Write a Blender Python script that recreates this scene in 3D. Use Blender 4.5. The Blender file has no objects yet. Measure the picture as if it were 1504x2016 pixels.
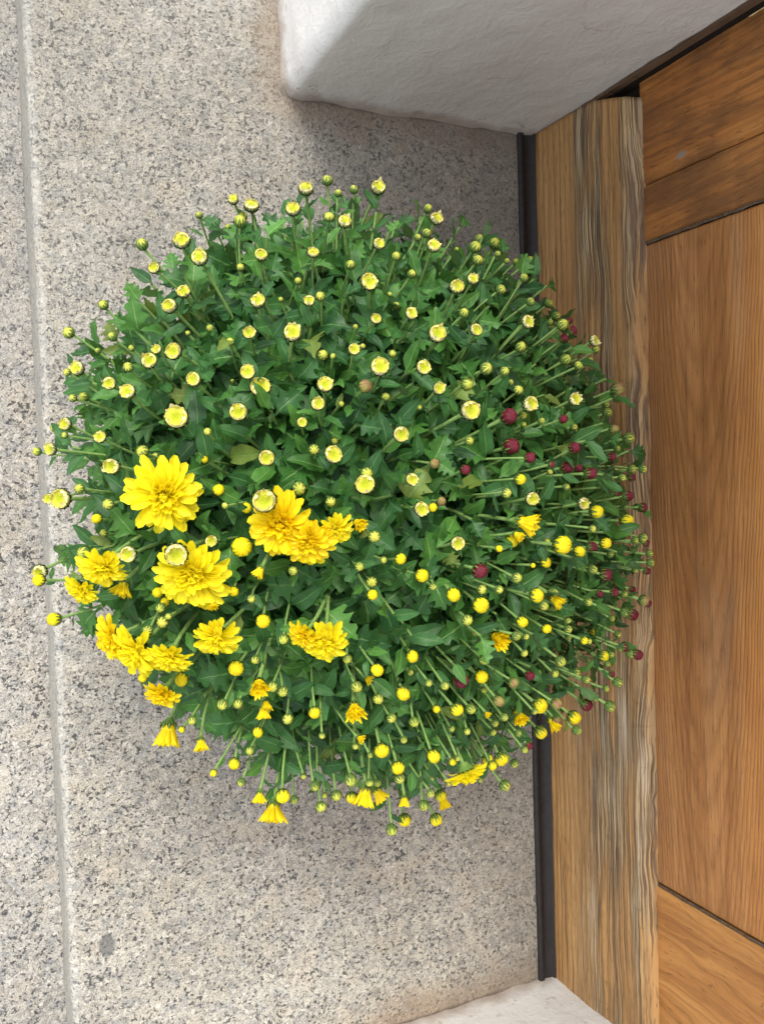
import bpy, math, random
import numpy as np
from mathutils import Vector, Matrix, noise as mnoise

random.seed(7)
rng = np.random.default_rng(7)
SC = bpy.context.scene
COL = SC.collection
R = math.radians

# ------------------------------------------------------------------ camera
cam_d = bpy.data.cameras.new('camera')
cam = bpy.data.objects.new('camera', cam_d)
COL.objects.link(cam)
ax, ay, az = -.0295, -.43255, -.03602
rot = Matrix.Rotation(az, 3, 'Z') @ Matrix.Rotation(ay, 3, 'Y') @ Matrix.Rotation(ax, 3, 'X')
cam.matrix_world = Matrix.Translation((0, 0, .8)) @ rot.to_4x4()
cam_d.sensor_fit = 'HORIZONTAL'; cam_d.sensor_width = 36; cam_d.lens = 1718 / 1504 * 36
cam_d.clip_start = .02; cam_d.clip_end = 200
cam_d.dof.use_dof = True; cam_d.dof.focus_distance = .60; cam_d.dof.aperture_fstop = 32
SC.camera = cam
CAMP = Vector((0, 0, .8))

# ------------------------------------------------------------------ light
SUN_DIR = Vector((-.22, .60, .80)).normalized()          # towards the sun
w = bpy.data.worlds.new('World'); SC.world = w; w.use_nodes = True
nt = w.node_tree
bg = nt.nodes['Background']
sky = nt.nodes.new('ShaderNodeTexSky'); sky.sky_type = 'NISHITA'; sky.sun_disc = False
sky.sun_elevation = math.asin(SUN_DIR.z)
sky.sun_rotation = math.atan2(SUN_DIR.x, SUN_DIR.y)
sky.dust_density = 3.0; sky.air_density = 1.0
veil = nt.nodes.new('ShaderNodeMix'); veil.data_type = 'RGBA'; veil.inputs[0].default_value = .6   # thin bright cloud over the whole sky
veil.inputs[7].default_value = (8.9, 8.75, 8.6, 1); nt.links.new(sky.outputs[0], veil.inputs[6])
nt.links.new(veil.outputs[2], bg.inputs['Color']); bg.inputs['Strength'].default_value = .13
sun_d = bpy.data.lights.new('sun', 'SUN'); sun_d.energy = 1.7; sun_d.angle = R(26); sun_d.color = (1, .95, .87)
sun = bpy.data.objects.new('sun', sun_d); COL.objects.link(sun)
sun.rotation_euler = SUN_DIR.to_track_quat('Z', 'Y').to_euler()
vs = SC.view_settings
vs.view_transform = 'Standard'; vs.look = 'None'; vs.gamma = 1; vs.exposure = 1.0; vs.use_curve_mapping = False

# ------------------------------------------------------------------ node helpers
class NT:
    def __init__(s, name):
        s.m = bpy.data.materials.new(name); s.m.use_nodes = True
        s.t = s.m.node_tree; s.b = s.t.nodes['Principled BSDF']; s.out = s.t.nodes['Material Output']
    def n(s, typ, ins=None, **props):
        nd = s.t.nodes.new('ShaderNode' + typ)
        for k, v in props.items(): setattr(nd, k, v)
        for k, v in (ins or {}).items(): s.set(nd.inputs[k], v)
        return nd
    def set(s, sock, v):
        if hasattr(v, 'links') or hasattr(v, 'is_linked'): s.t.links.new(v, sock)
        else:
            if isinstance(v, (tuple, list)) and len(v) == 3 and sock.type == 'RGBA': v = (*v, 1)
            sock.default_value = v
    def obj(s): return s.n('TexCoord').outputs['Object']
    def mapping(s, v, scale=(1, 1, 1), loc=(0, 0, 0), rot=(0, 0, 0)):
        return s.n('Mapping', {'Vector': v, 'Scale': scale, 'Location': loc, 'Rotation': rot}).outputs[0]
    def noise(s, v, scale, detail=3, rough=.5, dist=0, col=False):
        nd = s.n('TexNoise', {'Vector': v, 'Scale': scale, 'Detail': detail, 'Roughness': rough, 'Distortion': dist})
        return nd.outputs['Color' if col else 'Fac']
    def vor(s, v, scale, feature='F1', out='Distance', rand=1):
        nd = s.n('TexVoronoi', {'Vector': v, 'Scale': scale, 'Randomness': rand}, feature=feature)
        return nd.outputs[out]
    def ramp(s, f, stops, interp='LINEAR'):
        nd = s.n('ValToRGB', {'Fac': f}); cr = nd.color_ramp; cr.interpolation = interp
        while len(cr.elements) < len(stops): cr.elements.new(.5)
        for e, (p, c) in zip(cr.elements, stops):
            e.position = p; e.color = (*c, 1) if isinstance(c, tuple) else (c, c, c, 1)
        return nd.outputs[0]
    def math(s, op, a, b=None, c=None, clamp=False):
        nd = s.n('Math', operation=op, use_clamp=clamp); s.set(nd.inputs[0], a)
        if b is not None: s.set(nd.inputs[1], b)
        if c is not None: s.set(nd.inputs[2], c)
        return nd.outputs[0]
    def mix(s, f, a, b, mode='MIX'):
        nd = s.n('Mix', data_type='RGBA', blend_type=mode)
        s.set(nd.inputs[0], f); s.set(nd.inputs[6], a); s.set(nd.inputs[7], b)
        return nd.outputs[2]
    def sep(s, v): return s.n('SeparateXYZ', {'Vector': v}).outputs
    def comb(s, x, y, z): return s.n('CombineXYZ', {'X': x, 'Y': y, 'Z': z}).outputs[0]
    def add(s, a, b):
        nd = s.n('VectorMath', operation='ADD'); s.set(nd.inputs[0], a); s.set(nd.inputs[1], b); return nd.outputs[0]
    def scale(s, a, k):
        nd = s.n('VectorMath', operation='SCALE'); s.set(nd.inputs[0], a); s.set(nd.inputs['Scale'], k); return nd.outputs[0]
    def smooth(s, v, a, b):
        nd = s.n('MapRange', {'Value': v, 'From Min': a, 'From Max': b}, interpolation_type='SMOOTHSTEP'); return nd.outputs[0]
    def bump(s, h, strength, dist, prev=None):
        nd = s.n('Bump', {'Height': h, 'Strength': strength, 'Distance': dist})
        if prev is not None: s.set(nd.inputs['Normal'], prev)
        return nd.outputs[0]
    def fin(s, color=None, rough=None, normal=None, spec=None):
        if color is not None: s.set(s.b.inputs['Base Color'], color)
        if rough is not None: s.set(s.b.inputs['Roughness'], rough)
        if normal is not None: s.set(s.b.inputs['Normal'], normal)
        if spec is not None: s.set(s.b.inputs['Specular IOR Level'], spec)
        return s.m

# ------------------------------------------------------------------ stone, wall, wood materials
def granite(name, seed=0.0, tone=1.0, cool=0.0):
    k = NT(name); o = k.mapping(k.obj(), loc=(seed, seed * .7, 0))
    wn = k.noise(o, 220, 2, col=True)
    p = k.add(o, k.scale(k.n('VectorMath', {0: wn, 1: (.5, .5, .5)}, operation='SUBTRACT').outputs[0], .0045))
    cell = k.sep(k.vor(p, 260, out='Color'))[0]
    base = k.ramp(cell, [(0, (.23, .225, .215)), (.25, (.36, .345, .31)), (.5, (.44, .42, .38)), (.75, (.32, .31, .295)), (1, (.52, .50, .46))])
    # grey quartz patches and warm feldspar patches of a centimetre or two
    n_mid = k.noise(o, 75, 4, .65)
    base = k.mix(k.math('MULTIPLY', k.smooth(n_mid, .50, .66), .55), base, (.25, .265, .28))
    n_warm = k.noise(k.mapping(o, loc=(3, 1, 0)), 28, 4, .6)
    base = k.mix(k.math('MULTIPLY', k.smooth(n_warm, .5, .68), .5), base, (.45, .40, .33))
    n_fine = k.noise(o, 700, 3, .7)
    base = k.mix(.9, base, k.ramp(n_fine, [(.33, .12), (.67, .88)]), 'SOFT_LIGHT')
    sp3 = k.smooth(k.noise(k.mapping(o, loc=(7, 2, 1)), 560, 2, .6), .62, .67)
    base = k.mix(k.math('MULTIPLY', sp3, .7), base, (.09, .09, .09))
    # black mica: clustered specks
    sp = k.noise(k.mapping(p, loc=(1, 5, 2)), 300, 3, .62)
    clus = k.noise(o, 60, 3, .6)
    thr = k.math('ADD', sp, k.math('MULTIPLY', k.math('SUBTRACT', clus, .5), .35))
    m1 = k.smooth(thr, .57, .62)
    base = k.mix(k.math('MULTIPLY', m1, .92), base, (.05, .052, .056))
    v2 = k.vor(k.mapping(p, loc=(9, 0, 0)), 95)
    m2 = k.math('MULTIPLY', k.smooth(v2, .20, .10), k.smooth(k.noise(o, 45, 2), .53, .58))
    base = k.mix(k.math('MULTIPLY', m2, .75), base, (.10, .105, .115))
    big = k.noise(o, 5, 4, .55)
    base = k.mix(.7, base, k.ramp(big, [(.3, .30), (.7, .60)]), 'SOFT_LIGHT')
    med = k.noise(o, 17, 4, .6)
    base = k.mix(.6, base, k.ramp(med, [(.3, .36), (.7, .60)]), 'SOFT_LIGHT')
    # rust and dirt bands where the wall and the door meet the stone
    X, Y, Z = k.sep(k.obj())
    edge_n = k.math('MULTIPLY', k.math('SUBTRACT', k.noise(o, 30, 4, .6), .5), .07)
    d1 = k.math('ADD', k.math('SUBTRACT', .361, Y), edge_n)           # distance from upper jamb
    d1 = k.smooth(d1, .045, .0)
    d1 = k.math('MULTIPLY', d1, k.smooth(X, .24, .29))
    d3 = k.math('MULTIPLY', k.smooth(k.math('ADD', X, edge_n), .235, .275), k.smooth(Y, .32, .38))
    d2 = k.smooth(k.math('ADD', k.math('ADD', Y, .575), edge_n), .05, .0)
    d2 = k.math('MULTIPLY', d2, k.smooth(X, .3, .36))
    dirt = k.math('MAXIMUM', d1, k.math('MAXIMUM', d2, d3))
    base = k.mix(k.math('MULTIPLY', dirt, .6), base, (.27, .19, .13))
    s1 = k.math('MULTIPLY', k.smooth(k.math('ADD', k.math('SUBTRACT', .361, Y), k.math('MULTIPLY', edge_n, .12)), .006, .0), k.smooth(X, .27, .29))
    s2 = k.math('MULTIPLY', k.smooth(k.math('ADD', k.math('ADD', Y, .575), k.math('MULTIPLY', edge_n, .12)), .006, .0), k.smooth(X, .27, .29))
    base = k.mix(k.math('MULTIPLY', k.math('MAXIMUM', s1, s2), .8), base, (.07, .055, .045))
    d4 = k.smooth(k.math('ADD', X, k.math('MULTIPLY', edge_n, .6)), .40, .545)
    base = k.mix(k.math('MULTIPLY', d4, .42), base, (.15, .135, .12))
    y_dark = k.math('MULTIPLY', k.smooth(k.math('ADD', Y, k.math('MULTIPLY', k.math('SUBTRACT', big, .5), .9)), -.05, .33), .34)  # broad darker tone towards the +Y end, broken up by noise
    base = k.mix(y_dark, base, (.16, .158, .15))
    nose = k.math('MULTIPLY', k.smooth(k.math('ADD', X, k.math('MULTIPLY', edge_n, .10)), .0605, .0565), k.smooth(Z, -.09, -.07))
    base = k.mix(k.math('MULTIPLY', nose, .24), base, (.48, .485, .48))
    # one dark oval stain
    sv = k.n('VectorMath', {0: k.comb(k.math('DIVIDE', k.math('SUBTRACT', k.math('ADD', X, k.math('MULTIPLY', edge_n, .04)), .084), .0075), k.math('DIVIDE', k.math('SUBTRACT', Y, -.414), .012), 0)}, operation='LENGTH').outputs['Value']
    base = k.mix(k.math('MULTIPLY', k.smooth(sv, 1.15, .7), .75), base, (.10, .105, .11))
    base = k.mix(1, base, (.99, .985, .94), 'MULTIPLY')
    if tone != 1: base = k.mix(1, base, (tone, tone, tone * (1 + cool)), 'MULTIPLY')
    h = k.noise(k.mapping(p, loc=(4, 4, 4)), 260, 4, .6)
    h = k.math('SUBTRACT', h, k.math('MULTIPLY', m1, .12))
    nb = k.bump(h, .9, .0022)
    nb = k.bump(k.noise(o, 22, 3), .35, .004, nb)
    rough = k.ramp(n_fine, [(.3, .6), (.7, .85)])
    return k.fin(base, rough, nb, .35)

def plaster():
    k = NT('white_paint'); o = k.obj()
    n1 = k.noise(o, 9, 4, .6)
    c = k.ramp(n1, [(.3, (.62, .62, .61)), (.7, (.68, .685, .68))])
    X, Y, Z = k.sep(o)
    g = k.math('ADD', Z, k.math('MULTIPLY', k.math('SUBTRACT', k.noise(o, 40, 4, .6), .5), .03))
    c = k.mix(k.math('MULTIPLY', k.smooth(g, .020, .0), .7), c, (.27, .21, .16))
    wn = k.noise(o, 25, 3, .6, col=True)
    cr = k.smooth(k.vor(k.add(o, k.scale(wn, .05)), 7, feature='DISTANCE_TO_EDGE'), .012, .004)
    cr = k.math('MULTIPLY', cr, k.smooth(k.noise(o, 8, 2), .55, .62))
    c = k.mix(k.math('MULTIPLY', cr, .35), c, (.33, .30, .27))
    sp = k.smooth(k.noise(k.mapping(o, loc=(2, 2, 2)), 130, 2), .74, .78)
    c = k.mix(k.math('MULTIPLY', sp, .5), c, (.35, .31, .27))
    # brush-dragged, lumpy paint
    h1 = k.noise(k.mapping(o, scale=(1, 1, .6)), 45, 5, .62, .6)
    h2 = k.noise(o, 240, 3, .6)
    h3 = k.math('POWER', k.math('SUBTRACT', 1, k.math('ABSOLUTE', k.math('MULTIPLY', k.math('SUBTRACT', k.noise(o, 60, 3, .5, .5), .5), 3))), 6, clamp=True)
    nb = k.bump(h1, .36, .004); nb = k.bump(h2, .28, .0012, nb); nb = k.bump(h3, .2, .001, nb)
    chip = k.math('MULTIPLY', k.smooth(k.noise(k.mapping(o, loc=(8, 3, 1)), 75, 3, .6), .63, .66), k.smooth(g, .07, .01))
    c = k.mix(k.math('MULTIPLY', chip, .6), c, (.36, .30, .24))
    return k.fin(c, k.ramp(n1, [(0, .42), (1, .6)]), nb, .4)

def wood(name, along, cols, freq=260, warp=.02, dark=.5, bump=.5, cath=None, seed=0., weather=None, shade=None):
    """along 'y' or 'z': grain direction on a face that lies in the YZ plane"""
    k = NT(name); o = k.mapping(k.obj(), loc=(0, 0, 0))
    X, Y, Z = k.sep(o)
    L, C = (Y, Z) if along == 'y' else (Z, Y)
    sv = k.comb(seed, k.math('MULTIPLY', L, 3.2), k.math('MULTIPLY', C, 13))
    wv = k.math('SUBTRACT', k.noise(sv, 1.3, 3, .5), .5)
    Cw = k.math('ADD', C, k.math('MULTIPLY', wv, warp))
    if cath:
        c0, K, s_ = cath
        dc = k.math('SUBTRACT', Cw, c0)
        g = k.math('SUBTRACT', k.math('MULTIPLY', k.math('MULTIPLY', dc, dc), K), k.math('MULTIPLY', L, s_))
        g = k.math('ADD', g, k.math('MULTIPLY', wv, 7))
    else:
        g = k.math('MULTIPLY', Cw, freq * 6.283 / 1.6)
    rings = k.math('ADD', .5, k.math('MULTIPLY', k.math('SINE', g), .5))
    rings = k.math('POWER', rings, 2.2)
    fine = k.noise(k.comb(seed, k.math('MULTIPLY', L, 9), k.math('MULTIPLY', Cw, 420)), 1, 4, .65)
    band = k.noise(k.comb(seed + 3, k.math('MULTIPLY', L, 2.5), k.math('MULTIPLY', Cw, 60)), 1, 4, .7)
    pores = k.noise(k.comb(seed + 7, k.math('MULTIPLY', L, 70), k.math('MULTIPLY', Cw, 900)), 1, 2, .5)
    pm = k.smooth(pores, .60, .70)
    c = k.ramp(band, [(.28, cols[0]), (.5, cols[1]), (.72, cols[2])])
    c = k.mix(k.math('MULTIPLY', rings, dark * (.36 if cath else .5)), c, cols[3])
    c = k.mix(k.math('MULTIPLY', k.smooth(fine, .45, .75), dark), c, cols[3])
    c = k.mix(k.math('MULTIPLY', pm, .45), c, tuple(v * .35 for v in cols[3]))
    h = k.math('ADD', k.math('MULTIPLY', fine, .8), k.math('MULTIPLY', rings, -.35))
    h = k.math('SUBTRACT', h, k.math('MULTIPLY', pm, .5))
    if weather: c, h = weather(k, c, h, X, Y, Z, L, Cw, fine)
    if shade: c = shade(k, c, X, Y, Z)
    bl = k.noise(k.comb(seed, k.math('MULTIPLY', L, 6), k.math('MULTIPLY', C, 9)), 2.2, 4, .6)
    c = k.mix(.6, c, k.ramp(bl, [(.3, .36), (.7, .62)]), 'SOFT_LIGHT')
    nb = k.bump(h, bump, .0014)
    nb = k.bump(k.noise(k.comb(0, k.math('MULTIPLY', L, 8), k.math('MULTIPLY', C, 30)), 1.5, 3), .3, .003, nb)
    return k.fin(c, k.ramp(fine, [(.3, .42), (.7, .66)]), nb, .4)

def weather_bar(k, c, h, X, Y, Z, L, Cw, fine):
    # deep weathered ridges on the upper half of the bottom board: grey winter bands, dark furrows
    wob = k.math('MULTIPLY', k.math('SUBTRACT', k.noise(k.comb(0, k.math('MULTIPLY', Y, 5), k.math('MULTIPLY', Z, 10)), 1, 2, .5), .5), .022)
    small = k.math('MULTIPLY', k.math('SUBTRACT', k.noise(k.comb(2, k.math('MULTIPLY', Y, 24), k.math('MULTIPLY', Z, 40)), 1, 2, .5), .5), .004)
    Zw = k.math('ADD', k.math('ADD', Z, wob), small)
    z1 = k.math('MULTIPLY', k.smooth(Zw, .062, .082), k.smooth(Zw, .122, .110))
    z2 = k.math('MULTIPLY', k.smooth(Zw, .130, .137), .8)
    # lower end of the board is weathered almost down to its foot
    z3 = k.math('MULTIPLY', k.smooth(Y, .02, -.28), k.smooth(Zw, .02, .10))
    m = k.math('MAXIMUM', k.math('MAXIMUM', z1, z2), k.math('MULTIPLY', z3, .75))
    patch = k.noise(k.comb(5, k.math('MULTIPLY', Y, 5), k.math('MULTIPLY', Z, 60)), 1, 3, .6)
    m = k.math('MULTIPLY', m, k.smooth(patch, .30, .52))
    g2 = k.math('SINE', k.math('MULTIPLY', k.math('ADD', Zw, k.math('MULTIPLY', k.noise(k.comb(3, k.math('MULTIPLY', Y, 4), k.math('MULTIPLY', Z, 90)), 1, 2, .5), .010)), 1000))
    fur = k.math('POWER', k.math('ADD', .5, k.math('MULTIPLY', g2, .5)), 3)
    ff = k.noise(k.comb(1, k.math('MULTIPLY', Y, 7), k.math('MULTIPLY', Zw, 780)), 1, 4, .6)
    furrow = k.math('MULTIPLY', k.math('MAXIMUM', k.math('MULTIPLY', fur, .5), k.smooth(ff, .46, .60)), k.smooth(patch, .80, .55))
    grey = k.ramp(patch, [(.32, (.42, .215, .075)), (.48, (.47, .30, .135)), (.60, (.50, .385, .23)), (.74, (.54, .49, .41))])
    grey = k.mix(furrow, grey, (.10, .072, .060))
    c = k.mix(m, c, grey)
    # sparse dark checks running down the sound part too
    ck = k.smooth(k.noise(k.comb(8, k.math('MULTIPLY', Y, 3), k.math('MULTIPLY', Zw, 260)), 1, 3, .6), .60, .68)
    c = k.mix(k.math('MULTIPLY', ck, .65), c, (.09, .055, .035))
    cross = k.smooth(k.noise(k.comb(4, k.math('MULTIPLY', Y, 120), k.math('MULTIPLY', Z, 45)), 1, 2, .5), .66, .70)
    c = k.mix(k.math('MULTIPLY', k.math('MULTIPLY', cross, m), .22), c, (.07, .06, .055))
    h = k.math('SUBTRACT', h, k.math('MULTIPLY', k.math('MULTIPLY', furrow, m), 1.5))
    h = k.math('SUBTRACT', h, k.math('MULTIPLY', ck, .9))
    return c, h

def stile_shade(y_lo, knot=None):
    def f(k, c, X, Y, Z):
        n = k.noise(k.comb(0, k.math('MULTIPLY', Y, 30), k.math('MULTIPLY', Z, 12)), 1, 4, .6)
        c = k.mix(k.math('MULTIPLY', k.smooth(n, .40, .62), .65), c, (.115, .052, .02))
        if knot:
            d = k.n('VectorMath', {0: k.comb(0, k.math('MULTIPLY', k.math('SUBTRACT', Y, knot[0]), 230), k.math('MULTIPLY', k.math('SUBTRACT', Z, knot[1]), 110))}, operation='LENGTH').outputs['Value']
            c = k.mix(k.math('MULTIPLY', k.smooth(d, 1.0, .35), .8), c, (.24, .21, .18))
        return c
    return f

def panel_shade(k, c, X, Y, Z):
    n = k.noise(k.comb(0, k.math('MULTIPLY', Y, 3.5), k.math('MULTIPLY', Z, 22)), 1, 4, .65)
    c = k.mix(k.math('MULTIPLY', k.smooth(n, .50, .72), .55), c, (.24, .15, .09))
    w2 = k.noise(k.comb(6, k.math('MULTIPLY', Y, 2), k.math('MULTIPLY', Z, 30)), 1, 3, .6)
    zz = k.math('ADD', Z, k.math('MULTIPLY', k.math('SUBTRACT', w2, .5), .10))
    c = k.mix(k.math('MULTIPLY', k.smooth(zz, .225, .30), .6), c, (.50, .215, .055), 'MIX')
    return c

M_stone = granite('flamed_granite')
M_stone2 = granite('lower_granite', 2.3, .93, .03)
M_wall = plaster()
M_panel = wood('door_panel_wood', 'y', [(.27, .112, .034), (.40, .178, .056), (.54, .27, .10), (.15, .06, .02)], warp=.02, dark=.7, bump=.5, cath=(.215, 15500, 125), shade=panel_shade)
M_panel2 = wood('door_panel_wood_orange', 'y', [(.38, .135, .026), (.48, .185, .038), (.56, .24, .06), (.19, .062, .016)], freq=170, warp=.03, dark=.45, bump=.35, seed=4)
M_stile = wood('stile_wood', 'z', [(.27, .10, .026), (.40, .155, .036), (.50, .215, .055), (.12, .048, .016)], freq=200, warp=.03, dark=.55, bump=.6, seed=9, shade=stile_shade(.2, (.274, .199)))
M_stile2 = wood('stile_wood_orange', 'z', [(.28, .11, .03), (.40, .165, .042), (.48, .22, .06), (.14, .055, .02)], freq=170, warp=.03, dark=.55, bump=.6, seed=14, shade=stile_shade(.2))
M_stile3 = wood('stile_wood_honey', 'z', [(.36, .15, .042), (.47, .215, .06), (.58, .29, .09), (.18, .072, .022)], freq=150, warp=.09, dark=.45, bump=.5, seed=23)
M_bar = wood('weathered_board_wood', 'y', [(.36, .185, .062), (.46, .255, .095), (.53, .32, .135), (.16, .085, .036)], freq=190, warp=.015, dark=.5, bump=.9, seed=31, weather=weather_bar)
M_frame = wood('old_frame_wood', 'z', [(.10, .062, .038), (.15, .095, .06), (.20, .13, .085), (.03, .02, .015)], freq=300, bump=.7, seed=40)
def plain(name, c, rough=.6, spec=.4, var=.15, scale=200, metal=0):
    k = NT(name); o = k.obj(); n = k.noise(o, scale, 3, .6)
    a = tuple(v * (1 - var) for v in c); b = tuple(min(1, v * (1 + var)) for v in c)
    k.b.inputs['Metallic'].default_value = metal
    return k.fin(k.ramp(n, [(.3, a), (.7, b)]), rough, k.bump(n, .3, .0006), spec)
M_sill = plain('dark_sill_metal', (.017, .015, .016), .55, .35, .35, 160)
M_gap = plain('dark_gap', (.02, .016, .013), .9, .1)
M_crack = plain('crack_filler', (.11, .08, .055), .9, .2, .5, 300)
M_filler = plain('yellowed_filler', (.60, .45, .22), .7, .3, .15, 90)
M_pot = plain('brown_pot_plastic', (.12, .05, .03), .45, .5)
M_soil = plain('potting_soil', (.03, .02, .014), .95, .1, .5, 300)
M_dry = plain('dry_leaf_skin', (.20, .075, .045), .6, .3, .3, 300)

# ------------------------------------------------------------------ plant materials
def mat_leaf(name, c1, c2, vein):
    k = NT(name)
    uv = k.n('TexCoord').outputs['UV']; U, V, _ = k.sep(uv)
    o = k.obj()
    info = k.n('ObjectInfo').outputs['Random']
    geo = k.n('NewGeometry')
    isl = geo.outputs['Random Per Island']
    r = k.math('FRACT', k.math('ADD', info, isl))
    c = k.mix(r, c1, c2)
    c = k.mix(k.math('MULTIPLY', k.math('GREATER_THAN', k.math('FRACT', k.math('MULTIPLY', r, 7.31)), .982), .5), c, (.26, .30, .05))
    pos = k.n('Geometry' if False else 'NewGeometry').outputs['Position']
    c = k.mix(.35, c, k.ramp(k.noise(pos, 160, 3, .6), [(.3, .3), (.7, .7)]), 'SOFT_LIGHT')
    au = k.math('ABSOLUTE', k.math('SUBTRACT', U, .5))
    mid = k.smooth(au, .05, .015)
    side = k.math('SINE', k.math('MULTIPLY', k.math('SUBTRACT', V, k.math('MULTIPLY', au, .9)), 44))
    sv = k.math('MULTIPLY', k.smooth(side, .86, .99), .45)
    vm = k.math('MAXIMUM', mid, sv)
    c = k.mix(k.math('MULTIPLY', vm, .55), c, vein)
    back = geo.outputs['Backfacing']
    c = k.mix(k.math('MULTIPLY', back, .5), c, (.16, .24, .13))
    h = k.math('SUBTRACT', k.noise(pos, 900, 3, .6), k.math('MULTIPLY', vm, 1.2))
    nb = k.bump(h, .5, .0006)
    k.fin(c, k.ramp(k.noise(pos, 400, 2), [(.3, .28), (.7, .46)]), nb, .34)
    tr = k.n('BsdfTranslucent', {'Color': k.mix(.5, c, (.18, .34, .05))})
    mx = k.n('MixShader', {0: .22, 1: k.b.outputs[0], 2: tr.outputs[0]})
    k.t.links.new(mx.outputs[0], k.out.inputs['Surface'])
    return k.m
M_leaf = mat_leaf('chrysanthemum_leaf', (.027, .112, .022), (.085, .245, .042), (.26, .44, .14))
M_leaf_deep = mat_leaf('chrysanthemum_leaf_deep', (.017, .076, .022), (.045, .155, .036), (.16, .33, .10))

def mat_petal(name, c1, c2, tip=None, trans=.38, rough=.5):
    k = NT(name); uv = k.n('TexCoord').outputs['UV']; U, V, _ = k.sep(uv)
    geo = k.n('NewGeometry'); pos = geo.outputs['Position']
    r = k.math('FRACT', k.math('ADD', k.n('ObjectInfo').outputs['Random'], geo.outputs['Random Per Island']))
    c = k.mix(r, c1, c2)
    if tip: c = k.mix(k.smooth(V, .55, 1), c, tip)
    st = k.math('SINE', k.math('MULTIPLY', U, 38))
    c = k.mix(k.math('MULTIPLY', k.smooth(st, .3, 1), .18), c, tuple(v * .6 for v in c1))
    nb = k.bump(st, .3, .0003)
    k.fin(c, rough, nb, .35)
    tr = k.n('BsdfTranslucent', {'Color': c})
    mx = k.n('MixShader', {0: trans, 1: k.b.outputs[0], 2: tr.outputs[0]})
    k.t.links.new(mx.outputs[0], k.out.inputs['Surface'])
    return k.m
M_yel = mat_petal('yellow_petal', (.97, .84, .014), (.98, .90, .025))
M_gold = mat_petal('golden_petal', (.95, .74, .008), (.96, .82, .014))
M_cream = mat_petal('cream_petal', (.84, .80, .40), (.88, .86, .56), (.84, .72, .38), .2)
M_red = mat_petal('maroon_petal', (.075, .002, .008), (.16, .006, .022), (.20, .022, .045), .12)
M_palebud = mat_petal('pale_bud_petal', (.46, .54, .06), (.68, .68, .12), None, .15)
M_pinkbud = mat_petal('pink_bud_petal', (.34, .36, .08), (.34, .13, .10), None, .15)
def mat_disc():
    k = NT('disc_florets'); o = k.obj()
    v = k.vor(o, 26); X, Y, Z = k.sep(o)
    rad = k.n('VectorMath', {0: k.comb(X, Y, 0)}, operation='LENGTH').outputs['Value']
    c = k.mix(k.smooth(rad, .10, .36), (.36, .50, .012), (.72, .72, .12))
    c = k.mix(k.math('MULTIPLY', k.smooth(v, .3, .7), .6), c, (.66, .56, .03))
    return k.fin(c, .6, k.bump(v, .5, .008), .3)
M_disc = mat_disc()
M_bract = plain('bract_green', (.13, .24, .045), .55, .4, .2, 500)
M_bract_edge = plain('bract_dark_edge', (.028, .030, .012), .7, .3, .2, 500)
M_stem = plain('stem_green', (.19, .32, .09), .6, .3, .22, 350)
M_stem_dark = plain('old_stem', (.10, .11, .05), .7, .3, .3, 350)

# ------------------------------------------------------------------ mesh helpers
class MB:
    def __init__(s): s.v = []; s.f = []; s.m = []; s.uv = []
    def grid(s, pts, uvs, mat=0, close=False, mats=None):
        """pts: rows x cols of Vector"""
        b = len(s.v); nr = len(pts); nc = len(pts[0])
        for r_ in pts: s.v.extend(tuple(p) for p in r_)
        for i in range(nr - 1):
            for j in range(nc if close else nc - 1):
                j2 = (j + 1) % nc
                s.f.append((b + i * nc + j, b + i * nc + j2, b + (i + 1) * nc + j2, b + (i + 1) * nc + j))
                s.m.append(mats[j] if mats else mat)
                if uvs: s.uv.append((uvs[i][j], uvs[i][j2], uvs[i + 1][j2], uvs[i + 1][j]))
                else:
                    u0, u1 = j / nc, (j + 1) / nc; v0, v1 = i / (nr - 1), (i + 1) / (nr - 1)
                    s.uv.append(((u0, v0), (u1, v0), (u1, v1), (u0, v1)))
    def merge(s, o, M=None, matoff=None):
        b = len(s.v)
        if M is None: s.v.extend(o.v)
        else: s.v.extend(tuple(M @ Vector(p)) for p in o.v)
        s.f.extend(tuple(i + b for i in f) for f in o.f)
        s.m.extend(o.m if matoff is None else [matoff] * len(o.m)); s.uv.extend(o.uv)
    def mesh(s, name, mats, smooth=True):
        me = bpy.data.meshes.new(name); me.from_pydata(s.v, [], s.f)
        for m in mats: me.materials.append(m)
        me.polygons.foreach_set('material_index', s.m)
        me.polygons.foreach_set('use_smooth', [smooth] * len(s.f))
        ul = me.uv_layers.new(name='UVMap')
        flat = [c for f in s.uv for p in f for c in p]
        ul.data.foreach_set('uv', flat)
        me.update(); return me
def link(name, me, parent=None, M=None, **props):
    o = bpy.data.objects.new(name, me); COL.objects.link(o)
    if parent is not None: o.parent = parent
    if M is not None: o.matrix_local = M
    for k_, v_ in props.items(): o[k_] = v_
    return o
def frame(P, n, spin=0., s=1.):
    n = Vector(n).normalized()
    q = n.to_track_quat('Z', 'Y')
    return Matrix.Translation(P) @ q.to_matrix().to_4x4() @ Matrix.Rotation(spin, 4, 'Z') @ Matrix.Diagonal((s, s, s, 1))

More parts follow.
